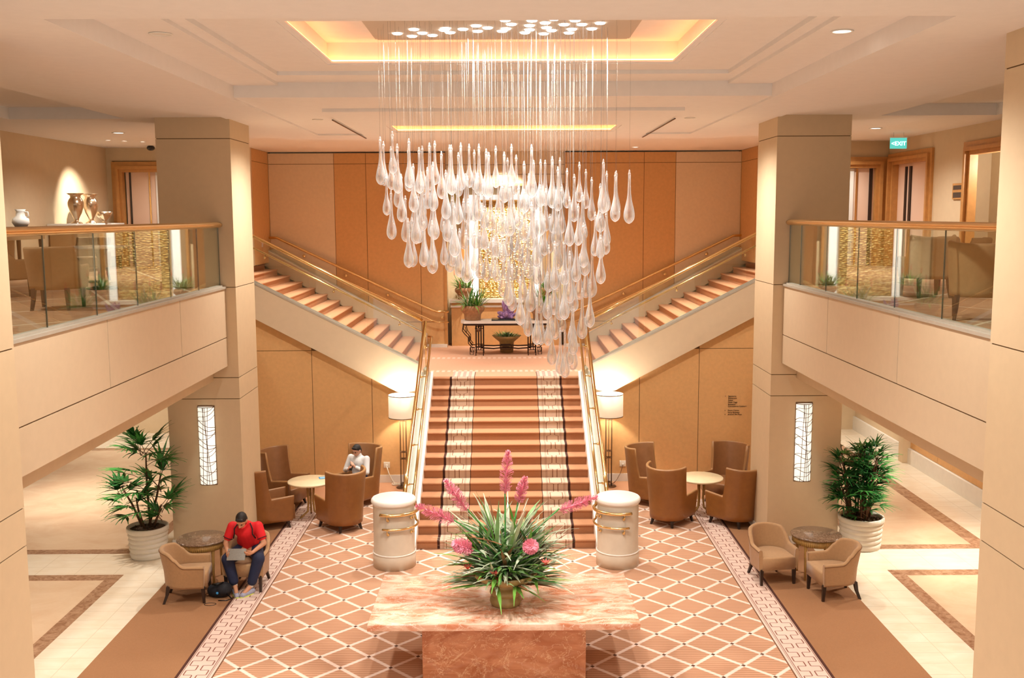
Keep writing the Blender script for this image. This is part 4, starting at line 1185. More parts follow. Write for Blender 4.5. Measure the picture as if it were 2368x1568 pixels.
m_ = MB(); m_.box(-.11, .11, -.075, .075, 0, .004, 0); m_.box(-.09, .09, -.055, .055, .004, .006, 1)
o = m_.build('brochure', [M['blue'], mat('pale_blue_print', '8cc0dc', .6)], None, (-3.42, 18.68, .701), .3); tag(o, 'bright blue brochure lying on the left onyx table', 'brochure')
def side_table(loc, label):
    t = thing('side_table', label, 'table', loc, 0, 'marble topped side tables')
    m_ = MB(); m_.lathe([(0, .655), (.37, .655), (.385, .662), (.385, .676), (.375, .685), (0, .685)], 48); m_.build('tabletop', M['brownmarble'], t)
    m_ = MB(); m_.lathe([(.30, .655), (.355, .655), (.355, .56), (.34, .548), (.30, .548)], 48)
    for k in range(72):
        a = 2*PI*k/72; m_.box(0, 0, 0, 0, 0, 0) if False else m_.tube([(.357*math.cos(a), .357*math.sin(a), .56), (.357*math.cos(a), .357*math.sin(a), .65)], .005, 4)
    m_.build('apron', M['woodgold'], t)
    for k in range(4):
        a = k*PI/2+PI/4; c_, s_ = math.cos(a), math.sin(a); m_ = MB()
        m_.tube([(.32*c_, .32*s_, .64), (.315*c_, .315*s_, .55), (.31*c_, .31*s_, .3), (.31*c_, .31*s_, .0)], [.034, .03, .022, .016], 8); m_.build('leg', M['woodgold'], t)
    return t
side_table((-4.69, 15.18, 0), 'round brown marble topped gilded table by the left pier')
side_table((4.81, 15.20, 0), 'round brown marble topped gilded table by the right pier')
t = thing('lounge_table', 'round table standing on the left mezzanine beyond the nearest chair', 'table', (-6.55, 16.5, ZF))
m_ = MB(); m_.lathe([(0, .66), (.45, .66), (.46, .68), (.45, .70), (0, .70)], 36); m_.build('tabletop', M['marbwhite'], t)
m_ = MB(); m_.lathe([(0, 0), (.25, 0), (.24, .03), (.06, .06), (.05, .5), (.12, .655), (0, .655)], 24); m_.build('pedestal', M['dkwood'], t)

# floor lamps
def floor_lamp(loc, label, cord_dir):
    t = thing('floor_lamp', label, 'lamp', loc, 0, 'floor lamps flanking the staircase')
    m_ = MB(); m_.lathe([(0, 0), (.16, 0), (.165, .012), (.15, .025), (0, .03)], 32); m_.build('base', M['lampmetal'], t)
    m_ = MB()
    for k in range(4):
        a = k*PI/2+PI/4; m_.tube([(.085*math.cos(a), .085*math.sin(a), .02), (.085*math.cos(a), .085*math.sin(a), 1.52)], .006, 6)
    m_.tube([(0, 0, .02), (0, 0, 1.62)], .007, 6)
    for z in (.1, .62, .76, 1.42):
        m_.tube([(.085*math.cos(a), .085*math.sin(a), z) for a in (PI/4, 3*PI/4, 5*PI/4, 7*PI/4)], .007, 6, closed=True)
        m_.tube([(.085*math.cos(PI/4), .085*math.sin(PI/4), z), (-.085*math.cos(PI/4), -.085*math.sin(PI/4), z)], .006, 6)
        m_.tube([(-.085*math.cos(PI/4), .085*math.sin(PI/4), z), (.085*math.cos(PI/4), -.085*math.sin(PI/4), z)], .006, 6)
    m_.build('pole', M['lampmetal'], t)
    m_ = MB(); m_.lathe([(.285, 1.49), (.29, 1.49), (.29, 1.955), (.285, 1.955), (.285, 1.49)], 48); shd = m_.build('lamp_shade', M['shade'], t)
    m_ = MB(); m_.lathe([(.289, 1.485), (.293, 1.485), (.293, 1.50), (.289, 1.50)], 48); m_.lathe([(.289, 1.945), (.293, 1.945), (.293, 1.96), (.289, 1.96)], 48)
    m_.build('shade_rim', M['lampmetal'], shd)
    m_ = MB(); m_.sphere((0, 0, 1.72), .05, 14, 10); m_.build('bulb', M['bulb'], t)
    lamp('POINT', 'floor_lamp_light', (loc[0], loc[1], 1.80), 70, (1, .9, .76), .06)
    return t
lamps = {}
lamps[-1] = floor_lamp((-2.12, 20.5, 0), 'floor lamp with white drum shade left of the staircase', 1)
lamps[1] = floor_lamp((2.12, 20.5, 0), 'floor lamp with white drum shade right of the staircase', -1)
for s in (-1, 1):
    nm = 'left' if s < 0 else 'right'
    t = thing('power_outlet', 'ivory wall outlet with plug near the %s floor lamp' % nm, 'outlet', (s*2.52 if s < 0 else 2.46, 20.915, .385))
    m_ = MB(); m_.rbox(-.065, .065, -.01, 0.004, -.065, .065, .004); m_.build('plate', M['ivory'], t)
    m_ = MB(); m_.rbox(-.02, .02, -.03, -.01, -.03, .01, .006); m_.build('plug', M['white'], t)
    m_ = MB(); x0 = s*2.52 if s < 0 else 2.46; X_ = s*2.12
    m_.tube([(x0-X_, .385, .36), (x0-s*.05-X_, .36, .2), (x0-s*.13-X_, .33, .06), (x0-s*.2-X_, .25, .012), (s*.03, .12, .012)], .006 if s > 0 else .012, 6)
    if s < 0:
        pts = []
        for k in range(60): a = k*.45; pts.append((x0-X_+.2+.09*math.cos(a)+.002*k, .18+.05*math.sin(a), .02+.02*abs(math.sin(a*.7))))
        m_.tube(pts, .008, 5)
    m_.build('power_cord', M['ivory'] if s < 0 else M['lampmetal'], lamps[s])

# sconces on the piers
for s in (-1, 1):
    nm = 'left' if s < 0 else 'right'
    t = thing('wall_sconce', 'tall glowing half round sconce with wire net on the %s pier' % nm, 'wall lamp', (s*5.02, 16.75, 1.78))
    m_ = MB(); n_ = 14
    sec = [(.135*math.cos(PI+PI*k/n_), .10*math.sin(PI+PI*k/n_)) for k in range(n_+1)]
    lo = m_.vs([(x, y-.01, -.66) for x, y in sec]); hi = m_.vs([(x, y-.01, .66) for x, y in sec])
    for k in range(n_): m_.face((lo[k], lo[k+1], hi[k+1], hi[k]), 0, True)
    m_.face(lo[::-1], 0); m_.face(hi, 0); dif = m_.build('diffuser', M['sconce'], t)
    m_ = MB(); m_.box(-.14, .14, -.012, 0.0, -.68, .68); m_.build('backplate', M['lampmetal'], t)
    m_ = MB(); rr = random.Random(3 if s < 0 else 4)
    def ap(a, z): return (.140*math.cos(a), .105*math.sin(a)-.01, z)
    for z in (-.66, .66): m_.tube([ap(PI+PI*k/12, z) for k in range(13)], .006, 5)
    for k in range(17):
        z0 = lerp(-.64, .60, k/16); dz = rr.choice((-1, 1))*rr.uniform(.04, .16)
        m_.tube([ap(PI+PI*q/8, max(-.66, min(.66, z0+dz*(q/8-.5)*2*.6+.02*math.sin(q)))) for q in range(9)], .0045, 4)
    for a0, a1 in ((1.35, 1.45), (1.6, 1.5), (1.5, 1.62), (1.72, 1.42)):
        m_.tube([ap(PI*lerp(a0, a1, q/4), lerp(-.66, .66, q/4)) for q in range(5)], .0045, 4)
    m_.build('wire_net', M['lampmetal'], dif)

# ------------------------------------------------------------------ landing: console table, pots, crystal, gold art
t = thing('console_table', 'wrought iron console table with marble top on the stair landing', 'table', (0, 24.4, ZL))
m_ = MB()
poly = [(-1.08, -.12), (-1.0, -.30), (1.0, -.30), (1.08, -.12), (1.08, .12), (1.0, .30), (-1.0, .30), (-1.08, .12)]
m_.prism(poly, 'z', .78, .84, 0); m_.build('tabletop', M['marbwhite'], t)
m_ = MB(); m_.prism([(p[0]*.96, p[1]*.9) for p in poly], 'z', .73, .779, 0); m_.build('apron', M['iron'], t)
for sx in (-1, 1):
    m_ = MB()
    for yy in (-.24, .24):
        for xx in (.54, .60, .66, .72): m_.tube([(sx*xx, yy, 0 if xx in (.54, .72) else .14), (sx*xx, yy, .74)], .011, 6)
        for z in (.14, .22, .66): m_.tube([(sx*.54, yy, z), (sx*.74, yy, z)], .010, 6)
        m_.tube([(sx*1.02, yy, .74), (sx*1.04, yy, .60), (sx*.98, yy, .52), (sx*.90, yy, .44), (sx*.90, yy, .30), (sx*.82, yy, .21), (sx*.74, yy, .2)], .012, 6)
        m_.tube([(sx*.97, yy, .70), (sx*.94, yy, .56), (sx*.86, yy, .46), (sx*.86, yy, .32), (sx*.80, yy, .24)], .010, 6)
        # key-shaped foot
        m_.tube([(sx*.76, yy, .20), (sx*.86, yy, .20), (sx*.86, yy, .03), (sx*.78, yy, .03), (sx*.78, yy, .13), (sx*.82, yy, .13), (sx*.82, yy, .08)], .010, 6)
    for z in (.20, .70): m_.tube([(sx*.63, -.24, z), (sx*.63, .24, z)], .010, 6)
    lf = m_.build('leg_frame', M['iron'], t)
    m_ = MB(); m_.sphere((sx*.66, -.26, .62), .05, 12, 8, sc=(1, .5, 1)); m_.build('rosette', M['lampmetal'], lf)
m_ = MB()
for z, b in ((.22, .05), (.16, -.0)):
    for yy in (-.05, .05): m_.tube([(-.6, yy, z), (-.3, yy, z-.02+b*.2), (-.1, yy, z), (.1, yy, z), (.3, yy, z-.02+b*.2), (.6, yy, z)], .011, 6)
m_.tube([(-.12, -.06, .13), (-.14, -.06, .19), (-.12, -.06, .25), (.12, -.06, .25), (.14, -.06, .19), (.12, -.06, .13)], .010, 6, closed=True)
m_.tube([(-.08, -.06, .19), (.08, -.06, .19)], .010, 6)
m_.build('stretcher', M['iron'], t)

def bromeliad(loc, label, sc=1.0, pot=True, nleaf=90, fl=3, grp=None, potmat='terracotta'):
    t = thing('potted_bromeliad', label, 'potted plant', loc, 0, grp)
    h = .36
    m_ = MB(); m_.lathe([(0, 0), (.19, 0), (.195, .03), (.205, .14), (.235, .18), (.275, .22), (.29, .26), (.285, .31), (.262, .35), (.25, .36), (.235, .34), (.22, .32), (0, .315)], 36)
    m_.build('pot', M[potmat], t)
    m_ = MB()
    for k in range(nleaf):
        az = r_.uniform(0, 2*PI); q = r_.uniform(0, .16); cx_ = r_.choice((-.12, .0, .12))
        leaf(m_, (cx_+q*math.cos(az)*.5, q*math.sin(az), .33), az, r_.uniform(.25, 1.45), r_.uniform(.38, .62), r_.uniform(.012, .02), r_.uniform(.3, 1.2), r_.choice((0, 0, 1, 2)))
    m_.build('foliage', [M['leafbr'], M['leafmid'], M['leaflt']], t)
    for k in range(fl):
        x = (-.30, .0, .32, .15)[k]; y = (0, .1, -.02, -.1)[k]; z = (.86, .95, .88, .8)[k]
        f = MB(); f.tube([(x*.3, y*.3, .33), (x, y, z-.1)], .008, 6, 1)
        for q in range(26):
            zz_ = z-.12+q*.008; a = q*2.4; rr = .055*(1-q/30)
            leaf(f, (x, y, zz_), a, .7, rr+.015, .010, .2, 0, 2)
        f.build('bloom', [M['redfl'], M['leafmid']], t)
    if sc != 1.0: t.scale = (sc, sc, sc)
    return t
bromeliad((-.80, 24.4, ZL+.84), 'bright bromeliad in brown ribbed pot on left end of console table', 1.0, grp='bromeliads on the landing')
bromeliad((.86, 24.4, ZL+.84), 'bromeliad in brown pot on right end of console table, behind glass drops', 1.0, grp='bromeliads on the landing')
bromeliad((-1.08, 26.08, 3.47), 'bromeliad on the niche ledge left of the gold mosaic', .8, grp='bromeliads on the landing')
bromeliad((1.08, 26.08, 3.47), 'bromeliad on the niche ledge right of the gold mosaic', .8, grp='bromeliads on the landing')
t = thing('niche_ledge', 'long white marble ledge under the gold mosaic in the niche', 'shelf', (0, 26.2, ZL))
m_ = MB(); m_.box(-1.45, 1.45, -.22, .18, 1.12, 1.21); m_.box(-1.42, 1.42, -.19, .18, 1.0, 1.05); m_.build('top', M['marbwhite'], t)
m_ = MB(); m_.box(-1.4, 1.4, -.16, .18, .0, 1.12); m_.build('body', M['orange'], t)
t = thing('crystal_cluster', 'purple amethyst crystal cluster on black tray on console table', 'ornament', (.02, 24.36, ZL+.84))
m_ = MB(); m_.rbox(-.36, .36, -.18, .18, 0, .035, .006); m_.build('tray', M['black'], t)
m_ = MB()
for k in range(90):
    a = r_.uniform(0, 2*PI); el = r_.uniform(.1, 1.5); L_ = r_.uniform(.16, .26)*(1+.9*(el > 1.15)); b_ = Vector((r_.uniform(-.1, .1), r_.uniform(-.06, .06), .05))
    d_ = Vector((math.cos(a)*math.cos(el)*1.1, math.sin(a)*math.cos(el)*.8, math.sin(el))); e_ = b_+d_*L_
    w_ = r_.uniform(.026, .042); m_.tube([b_, b_+d_*L_*.8, e_], [w_*.7, w_, .002], 6)
for k in range(len(m_.s)): m_.s[k] = False
m_.build('crystals', M['amethyst'], t)
t = thing('planter_dish', 'shallow dish of white and green plants on floor beneath the console table', 'plant', (.02, 24.75, ZL+.0))
m_ = MB(); m_.lathe([(0, .0), (.16, .0), (.18, .26), (.30, .36), (.36, .42), (.34, .42), (.28, .39), (0, .38)], 36); m_.build('dish', M['urn'], t)
m_ = MB()
for k in range(150):
    a = r_.uniform(0, 2*PI); q = r_.uniform(0, .28)
    leaf(m_, (q*math.cos(a), q*math.sin(a)*.6, .4), a, r_.uniform(.2, 1.2), r_.uniform(.1, .2), .012, .8, r_.choice((0, 1, 2)), 3)
m_.build('foliage', [M['leafmid'], M['leaflt'], M['leafbr']], t)
t = thing('gold_mosaic', 'tall shimmering gold mosaic panel in white backlit frame in the niche', 'artwork', (.01, 26.52, 3.2))
m_ = MB(); m_.box(-.69, .69, -.10, -.04, .2, 2.78); m_.build('mosaic', M['mosaic'], t)
m_ = MB(); m_.box(-.95, .95, -.04, .0, .0, 2.93); m_.build('backing', mat('backlit_panel', 'ffffff', .6, emit='fff6ee', es=.62), t)
m_ = MB()
for x in (-.70, .70): m_.box(x-.012, x+.012, -.11, -.03, .2, 2.78)
m_.box(-.71, .71, -.11, -.03, 2.77, 2.80); m_.build('frame', M['brass_soft'], t)
lamp('SPOT', 'mosaic_fill_spot', (0, 25.0, 7.1), 620, (1, .93, .78), .05, (0, 26.4, 4.6), 70, .8)  # spot added to brighten the gold panel, has no fixture
# ------------------------------------------------------------------ people
def blob(name, prims, m, parent, voxel=.009, it=3):
    mb = MB()
    for p in prims:
        if p[0] == 'c':
            _, a, b, r0, r1 = p[:5]; a, b = Vector(a), Vector(b); L_ = (b-a).length
            k = 5; mb.tube([a.lerp(b, q/k) for q in range(k+1)], [lerp(r0, r1, q/k) for q in range(k+1)], 16)
            mb.sphere(a, r0, 16, 10); mb.sphere(b, r1, 16, 10)
        elif p[0] == 'e':
            _, c, rad = p[:3]; rm = p[3] if len(p) > 3 else Matrix.Identity(3)
            st = len(mb.v); mb.sphere((0, 0, 0), 1, 24, 16, sc=rad)
            mb.xf(Matrix.Translation(c) @ rm.to_4x4(), st)
    o = mb.build(name, m)
    md = o.modifiers.new('r', 'REMESH'); md.mode = 'VOXEL'; md.voxel_size = voxel; md.use_smooth_shade = True
    if it: sm = o.modifiers.new('s', 'SMOOTH'); sm.factor = .5; sm.iterations = it
    bpy.context.view_layer.update()
    dg = bpy.context.evaluated_depsgraph_get()
    me = bpy.data.meshes.new_from_object(o.evaluated_get(dg)); old = o.data
    o.modifiers.clear(); o.data = me; bpy.data.meshes.remove(old); me.name = name
    me.materials.clear(); me.materials.append(m)
    o.parent = parent; return o
def hand_prims(w, d, n, side, curl=.8):
    # wrist point, finger direction, palm normal (towards the held thing), side (thumb side vector)
    w, d, n, side = Vector(w), Vector(d).normalized(), Vector(n).normalized(), Vector(side).normalized()
    P = [('c', w, w+d*.045, .026, .030), ('c', w+d*.03+side*.018, w+d*.075+side*.024, .017, .013), ('c', w+d*.03-side*.018, w+d*.072-side*.024, .017, .012), ('c', w+d*.02, w+d*.075, .02, .014)]
    for j, (o_, l) in enumerate(((.030, .052), (.010, .060), (-.010, .056), (-.029, .044))):
        b = w+d*.078+side*o_; m1 = b+(d*.8+n*.5*curl).normalized()*l*.55; e = m1+(d*(.5-.3*curl)+n*curl).normalized()*l*.5
        P += [('c', b, m1, .0098, .009), ('c', m1, e, .009, .0078)]
    tb = w+d*.02+side*.028; t1 = tb+(side*.7+d*.7).normalized()*.035; t2 = t1+(d*.8+n*.3+side*.1).normalized()*.032
    P += [('c', tb, t1, .014, .011), ('c', t1, t2, .011, .009)]
    return P
def person(label, loc, rz, J, skin, top, bottom, sleeve, slk=1.0, shoes=True, name='person'):
    t = thing(name, label, 'person', loc, rz)
    V = {k: Vector(v) for k, v in J.items() if isinstance(v, tuple)}
    fd = V['face'].normalized(); sd = Vector((1, 0, 0)); upv = (sd.cross(fd)).normalized(); upv = upv if upv.z > 0 else -upv
    sd = fd.cross(upv).normalized()
    RM = Matrix((sd, -fd*-1, upv)).transposed()   # columns: x side, y forward, z up of the head
    hc = V['head']
    def hp(x, y, z): return hc+sd*x+fd*y+upv*z
    P = [('e', hp(0, -.012, .02), (.076, .094, .098), RM), ('e', hp(0, .022, -.045), (.056, .066, .066), RM), ('e', hp(0, .05, -.082), (.030, .030, .024), RM),
         ('c', hp(0, .088, .012), hp(0, .106, -.024), .008, .013), ('e', hp(.014, .094, -.028), (.008, .008, .007), RM), ('e', hp(-.014, .094, -.028), (.008, .008, .007), RM),
         ('c', hp(-.032, .078, .03), hp(.032, .078, .03), .010, .010), ('c', hp(-.018, .084, -.052), hp(.018, .084, -.052), .007, .007), ('c', hp(-.016, .082, -.061), hp(.016, .082, -.061), .007, .007),
         ('e', hp(.078, -.01, -.008), (.010, .02, .03), RM), ('e', hp(-.078, -.01, -.008), (.010, .02, .03), RM),
         ('c', V['neck'], hp(0, -.03, -.05), .056, .052),
         ('c', V['pelvis'], V['belly'], .125, .125), ('c', V['belly'], V['chest'], .125, .13), ('c', V['chest'], V['neck'], .11, .06)]
    for s in ('l', 'r'):
        sg = 1 if s == 'l' else -1
        P += [('c', V['chest'], V[s+'sh'], .10, .058), ('c', V[s+'sh'], V[s+'el'], .052, .040), ('c', V[s+'el'], V[s+'wr'], .040, .026),
              ('c', V['pelvis'], V[s+'kn'], .09, .058), ('c', V[s+'kn'], V[s+'an'], .055, .036), ('c', V[s+'an'], V[s+'to'], .036, .028)]
        P += hand_prims(V[s+'wr'], V[s+'hd'], V[s+'hn'], V[s+'hs'])
    blob('body', P, skin, t, .008, 2)
    # hair
    H_ = [('e', hp(0, -.022, .042), (.082, .096, .090), RM), ('e', hp(0, -.05, -.01), (.076, .070, .075), RM), ('c', hp(-.04, .055, .085), hp(.04, .055, .085), .02, .02)]
    blob('hair', H_, M['hair'], t, .009, 1)
    for x in (-.03, .03):
        m_ = MB(); m_.sphere(hp(x, .080, .008), .009, 10, 8); m_.build('eye', M['black'], t)
    T_ = [('c', V['pelvis']+Vector((0, 0, .05)), V['belly'], .142, .145), ('c', V['belly'], V['chest'], .145, .148), ('c', V['chest'], V['neck'], .125, .072),
          ('e', V['belly'], (.175, .13, .14)), ('e', V['chest'], (.18, .13, .12))]
    for s in ('l', 'r'):
        T_ += [('c', V['chest'], V[s+'sh'], .115, .072*slk), ('c', V[s+'sh'], V[s+'sh'].lerp(V[s+'el'], sleeve), .080*slk, .068*slk)]
        if sleeve > .9: T_ += [('c', V[s+'el'], V[s+'el'].lerp(V[s+'wr'], .85), .056*slk, .042)]
    sh = t_shirt = blob('shirt', T_, top, t, .012, 3)
    B_ = [('e', V['pelvis'], (.18, .16, .12))]
    for s in ('l', 'r'):
        sg = 1 if V[s+'kn'].x > V['pelvis'].x else -1
        B_ += [('c', V['pelvis']+Vector((sg*.09, -.02, -.01)), V[s+'kn'], .112, .094), ('c', V[s+'kn'], V[s+'kn'].lerp(V[s+'an'], .82), .092, .072)]
    blob('trousers', B_, bottom, t, .012, 3)
    if shoes:
        for s in ('l', 'r'):
            a, b = V[s+'an'], V[s+'to']
            blob('sock', [('c', a.lerp(V[s+'kn'], .25), a, .042, .040)], M['sock'], t, .01, 1)
            f = Vector((a.x, a.y, .045)); e = Vector((b.x, b.y, .035)); d_ = (e-f).normalized()
            so = blob('shoe', [('c', f-d_*.03, f+d_*.05, .045, .046), ('c', f, e, .044, .040), ('c', f, e+Vector((0, 0, -.002)), .038, .036)], M['shoe'], t, .008, 2)
            m_ = MB(); st = len(m_.v); pd = Vector((-d_.y, d_.x, 0))
            outl = []
            for q in range(24):
                a_ = 2*PI*q/24; c_ = (f-d_*.02).lerp(e+d_*.0, .5); L_ = (e-f).length/2+.055
                outl.append((c_+d_*math.cos(a_)*L_+pd*math.sin(a_)*.047))
            m_.prism([(p.x, p.y) for p in outl], 'z', .0, .022, 0); m_.build('sole', M['lime'], so)
    return t, V, hp, sh

J1 = dict(pelvis=(0, .10, .56), belly=(0, .02, .70), chest=(0, -.11, .90), neck=(0, -.20, 1.03), head=(-.01, -.30, 1.10), face=(-.12, -.80, -.62),
          lsh=(.19, -.13, .96), rsh=(-.19, -.13, .96), lel=(.29, -.20, .72), rel=(-.29, -.18, .72), lwr=(.165, -.40, .645), rwr=(-.20, -.40, .635),
          lhd=(-.65, -.55, -.1), rhd=(.25, -.9, -.1), lhn=(-.3, .1, .9), rhn=(.1, .1, .9), lhs=(0, -.5, .8), rhs=(.3, .1, .9),
          lkn=(.24, -.36, .53), rkn=(-.22, -.36, .53), lan=(.12, -.40, .13), ran=(-.12, -.38, .13), lto=(.03, -.54, .04), rto=(-.05, -.55, .04))
p1, V1, hp1, sh1 = person('person in a red polo and navy trousers hunched over a grey tablet', (-3.93, 14.98, 0), 0, J1, M['skin'], M['red'], M['navy'], .62)
m_ = MB()
for sx in (-1, 1):   # dark side piping of the polo
    m_.tube([(sx*.09, -.19, 1.03), (sx*.135, -.245, .96), (sx*.135, -.255, .88), (sx*.165, -.20, .80)], .010, 8)
    c_ = V1['lsh' if sx > 0 else 'rsh'].lerp(V1['lel' if sx > 0 else 'rel'], .68); ax = (V1['lel' if sx > 0 else 'rel']-c_).normalized(); u = ax.orthogonal().normalized(); w = ax.cross(u)
    m_.tube([c_+(u*math.cos(a)+w*math.sin(a))*.070 for a in [2*PI*q/16 for q in range(16)]], .006, 6, closed=True)
m_.build('trim', M['redtrim'], sh1)
m_ = MB(); m_.tube([(-.06, -.245, 1.045), (-.03, -.30, 1.0), (0, -.315, .985), (.03, -.30, 1.0), (.06, -.245, 1.045)], .014, 8); m_.build('collar', M['red'], sh1)
m_ = MB(); m_.rbox(-.135, .135, -.006, .006, -.09, .09, .005)
o = m_.build('tablet', M['tablet'], None, (-3.93-.055, 14.98-.475, .64)); o.rotation_euler = (math.radians(-38), 0, 0)
tag(o, 'grey tablet held upright in both hands by the person in red', 'tablet')
J2 = dict(pelvis=(0, .05, .53), belly=(0, .07, .68), chest=(0, .05, .88), neck=(0, .03, 1.02), head=(.0, -.03, 1.13), face=(-.05, -.93, -.36),
          lsh=(.19, .04, .96), rsh=(-.19, .04, .96), lel=(.25, -.06, .70), rel=(-.25, -.06, .70), lwr=(.07, -.22, .84), rwr=(-.06, -.24, .78),
          lhd=(-.4, -.3, .6), rhd=(.5, -.3, .3), lhn=(-.5, .5, 0), rhn=(.2, .6, .1), lhs=(-.3, .4, .6), rhs=(-.2, .2, .9),
          lkn=(.12, -.45, .50), rkn=(-.12, -.45, .50), lan=(.12, -.52, .12), ran=(-.12, -.50, .12), lto=(.13, -.66, .04), rto=(-.13, -.64, .04))
p2, V2, hp2, sh2 = person('person in white shirt sitting in wing chair, looking down at a phone', (-2.90, 19.38, 0), face(-.42, -.9), J2, M['skin2'], M['whiteshirt'], M['navy'], 1.0, slk=.82)
p2.scale = (.97, .97, .94)
m_ = MB()
for x in (-.03, .03): m_.tube([hp2(x+.022*math.cos(a), .098, .008+.016*math.sin(a)) for a in [2*PI*q/12 for q in range(12)]], .002, 5, closed=True)
m_.tube([hp2(-.052, .096, .01), hp2(-.078, .0, .01)], .002, 5); m_.tube([hp2(.052, .096, .01), hp2(.078, .0, .01)], .002, 5); m_.tube([hp2(-.008, .1, .01), hp2(.008, .1, .01)], .002, 5)
m_.build('glasses', M['lampmetal'], p2)
m_ = MB(); m_.rbox(-.035, .035, -.005, .005, -.06, .06, .004)
o = m_.build('phone', M['black'], None, (-2.99, 19.13, .78)); o.rotation_euler = (math.radians(-30), 0, face(-.42, -.9)); tag(o, 'black phone in the hands of the person in white shirt', 'phone')

# bag on the carpet
t = thing('backpack', 'black backpack slumped on the carpet between the two left armchairs', 'bag', (-4.24, 14.50, 0))
o = blob('bag_body', [('e', (0, 0, .10), (.17, .13, .11)), ('e', (.06, -.03, .13), (.12, .12, .10)), ('e', (-.08, .02, .09), (.12, .11, .10))], M['blackcloth'], t, .012, 2)
m_ = MB(); m_.tube([(-.05, -.05, .2), (-.08, -.12, .23), (0, -.13, .24), (.06, -.05, .23)], .012, 6); m_.tube([(.1, -.1, .1), (.2, -.14, .02), (.14, -.2, .012), (.02, -.2, .012)], .010, 6); m_.build('strap', M['black'], t)
m_ = MB(); m_.sphere((-.01, -.135, .10), .02, 10, 8); m_.build('badge', M['blue'], t)
m_ = MB(); m_.tube([(.085*math.cos(a), .05*math.sin(a), 0) for a in [2*PI*q/20 for q in range(20)]], .004, 5, closed=True)
tag(m_.build('cable_loop', M['black'], None, (-4.30, 14.17, .012)), 'small black cable loop on the carpet in front of the backpack', 'cable')

# ------------------------------------------------------------------ mezzanine consoles and vases
t = thing('sideboard', 'white topped console with vases along left mezzanine wall', 'table', (-8.98, 22.1, ZF))
m_ = MB(); m_.rbox(-.3, .3, -1.4, 1.2, .98, 1.03, .006); m_.build('top', M['marbwhite'], t)
m_ = MB(); m_.box(-.27, .26, -1.35, 1.15, .30, .98); m_.build('body', M['loungebr'], t)
for x, y in ((-.22, -1.3), (.2, -1.3), (-.22, 1.1), (.2, 1.1)): leg_mb(x, y, .3, .03, .02).build('leg', M['dkwood'], t)
t = thing('sideboard', 'long brown console at far left edge of the mezzanine', 'table', (-8.98, 18.2, ZF))
m_ = MB(); m_.rbox(-.3, .3, -1.7, 1.2, .93, .99, .006); m_.build('top', M['dkwood'], t)
m_ = MB(); m_.box(-.27, .26, -1.65, 1.15, .76, .93); m_.build('apron', M['loungebr'], t)
for x, y in ((-.22, -1.6), (.2, -1.6), (-.22, 1.1), (.2, 1.1)): leg_mb(x, y, .76, .03, .02).build('leg', M['dkwood'], t)
def vase(loc, label, prof, m):
    m_ = MB(); m_.lathe(prof, 36); return tag(m_.build('vase', m, None, loc), label, 'vase')
tall = [(0, 0), (.12, 0), (.11, .02), (.045, .06), (.05, .10), (.11, .22), (.155, .36), (.16, .43), (.13, .50), (.10, .54), (.11, .58), (.17, .62), (.165, .625), (.10, .58), (.09, .53), (0, .5)]
vase((-8.86, 21.15, ZF+1.03), 'tall silvery urn vase on white topped console, left one', tall, M['silver'])
vase((-8.84, 21.85, ZF+1.03), 'tall silvery urn vase on white topped console, right one behind the bowl', tall, M['silver'])
vase((-8.62, 23.0-.15, ZF+1.03) if False else (-8.72, 22.25, ZF+1.03), 'low gold lustre bowl beside the tall silvery vases', [(0, 0), (.07, 0), (.035, .03), (.05, .06), (.15, .16), (.18, .25), (.17, .25), (.13, .16), (0, .07)], M['silver'])
m_ = MB(); m_.lathe([(0, 0), (.10, 0), (.15, .08), (.14, .15), (.08, .20), (.07, .28), (.10, .32), (.09, .32), (.06, .28), (0, .26)], 30); m_.tube([(.07, 0, .28), (.14, 0, .27), (.15, 0, .2), (.10, 0, .16)], .012, 6)
tag(m_.build('jug', M['white'], None, (-8.86, 18.72, ZF+.99)), 'small white ceramic jug on the brown console, far left', 'jug')
lamp('SPOT', 'console_light', (-8.2, 21.7, 7.1), 330, (1, .93, .82), .04, (-9.3, 22.1, 5.5), 70, 1.0)
m_ = MB(); m_.lathe([(0, 0), (.10, 0), (.14, .1), (.06, .3), (.05, .36), (0, .37)], 30); tag(m_.build('vase', M['potwhite'], None, (-8.95, 17.8, ZF+.99)), 'white bottle vase cut by left frame edge on brown console', 'vase')

# ------------------------------------------------------------------ signs
def text(s_, loc, size, m, parent, rz=0, ext=.002, align='LEFT', name='lettering'):
    c = bpy.data.curves.new(name, 'FONT'); c.body = s_; c.size = size; c.extrude = ext; c.align_x = align
    o = bpy.data.objects.new(name, c); col.objects.link(o); o.data.materials.append(m)
    bpy.context.view_layer.update(); me = bpy.data.meshes.new_from_object(o.evaluated_get(bpy.context.evaluated_depsgraph_get())); bpy.data.objects.remove(o); bpy.data.curves.remove(c)
    o = bpy.data.objects.new(name, me); col.objects.link(o)
    if not me.materials: me.materials.append(m)
    o.rotation_euler = (PI/2, 0, rz); o.location = loc; o.parent = parent; return o
t = thing('wall_directory', 'small dark directory lettering on the ochre wall beside the right pier', 'sign', (4.66, 20.914, 1.8))
for k, s_ in enumerate(('Signatures', 'Restaurant', 'Palate', 'Picnic Cage', 'Brasserie', 'Convenience Centre >', None, 'Room Centre', 'Ferry Business', 'Around the Plaza')):
    if s_: text(s_, (0, 0, -.043*k), .042, M['lettering'], t)
for k, s_ in ((0, '<'), (7, '«'), (9, '<')): text(s_, (-.07, 0, -.043*k), .042, M['lettering'], t)
t = thing('exit_sign', 'glowing green EXIT sign hanging from the right mezzanine ceiling', 'sign', (7.86, 20.5, 6.99))
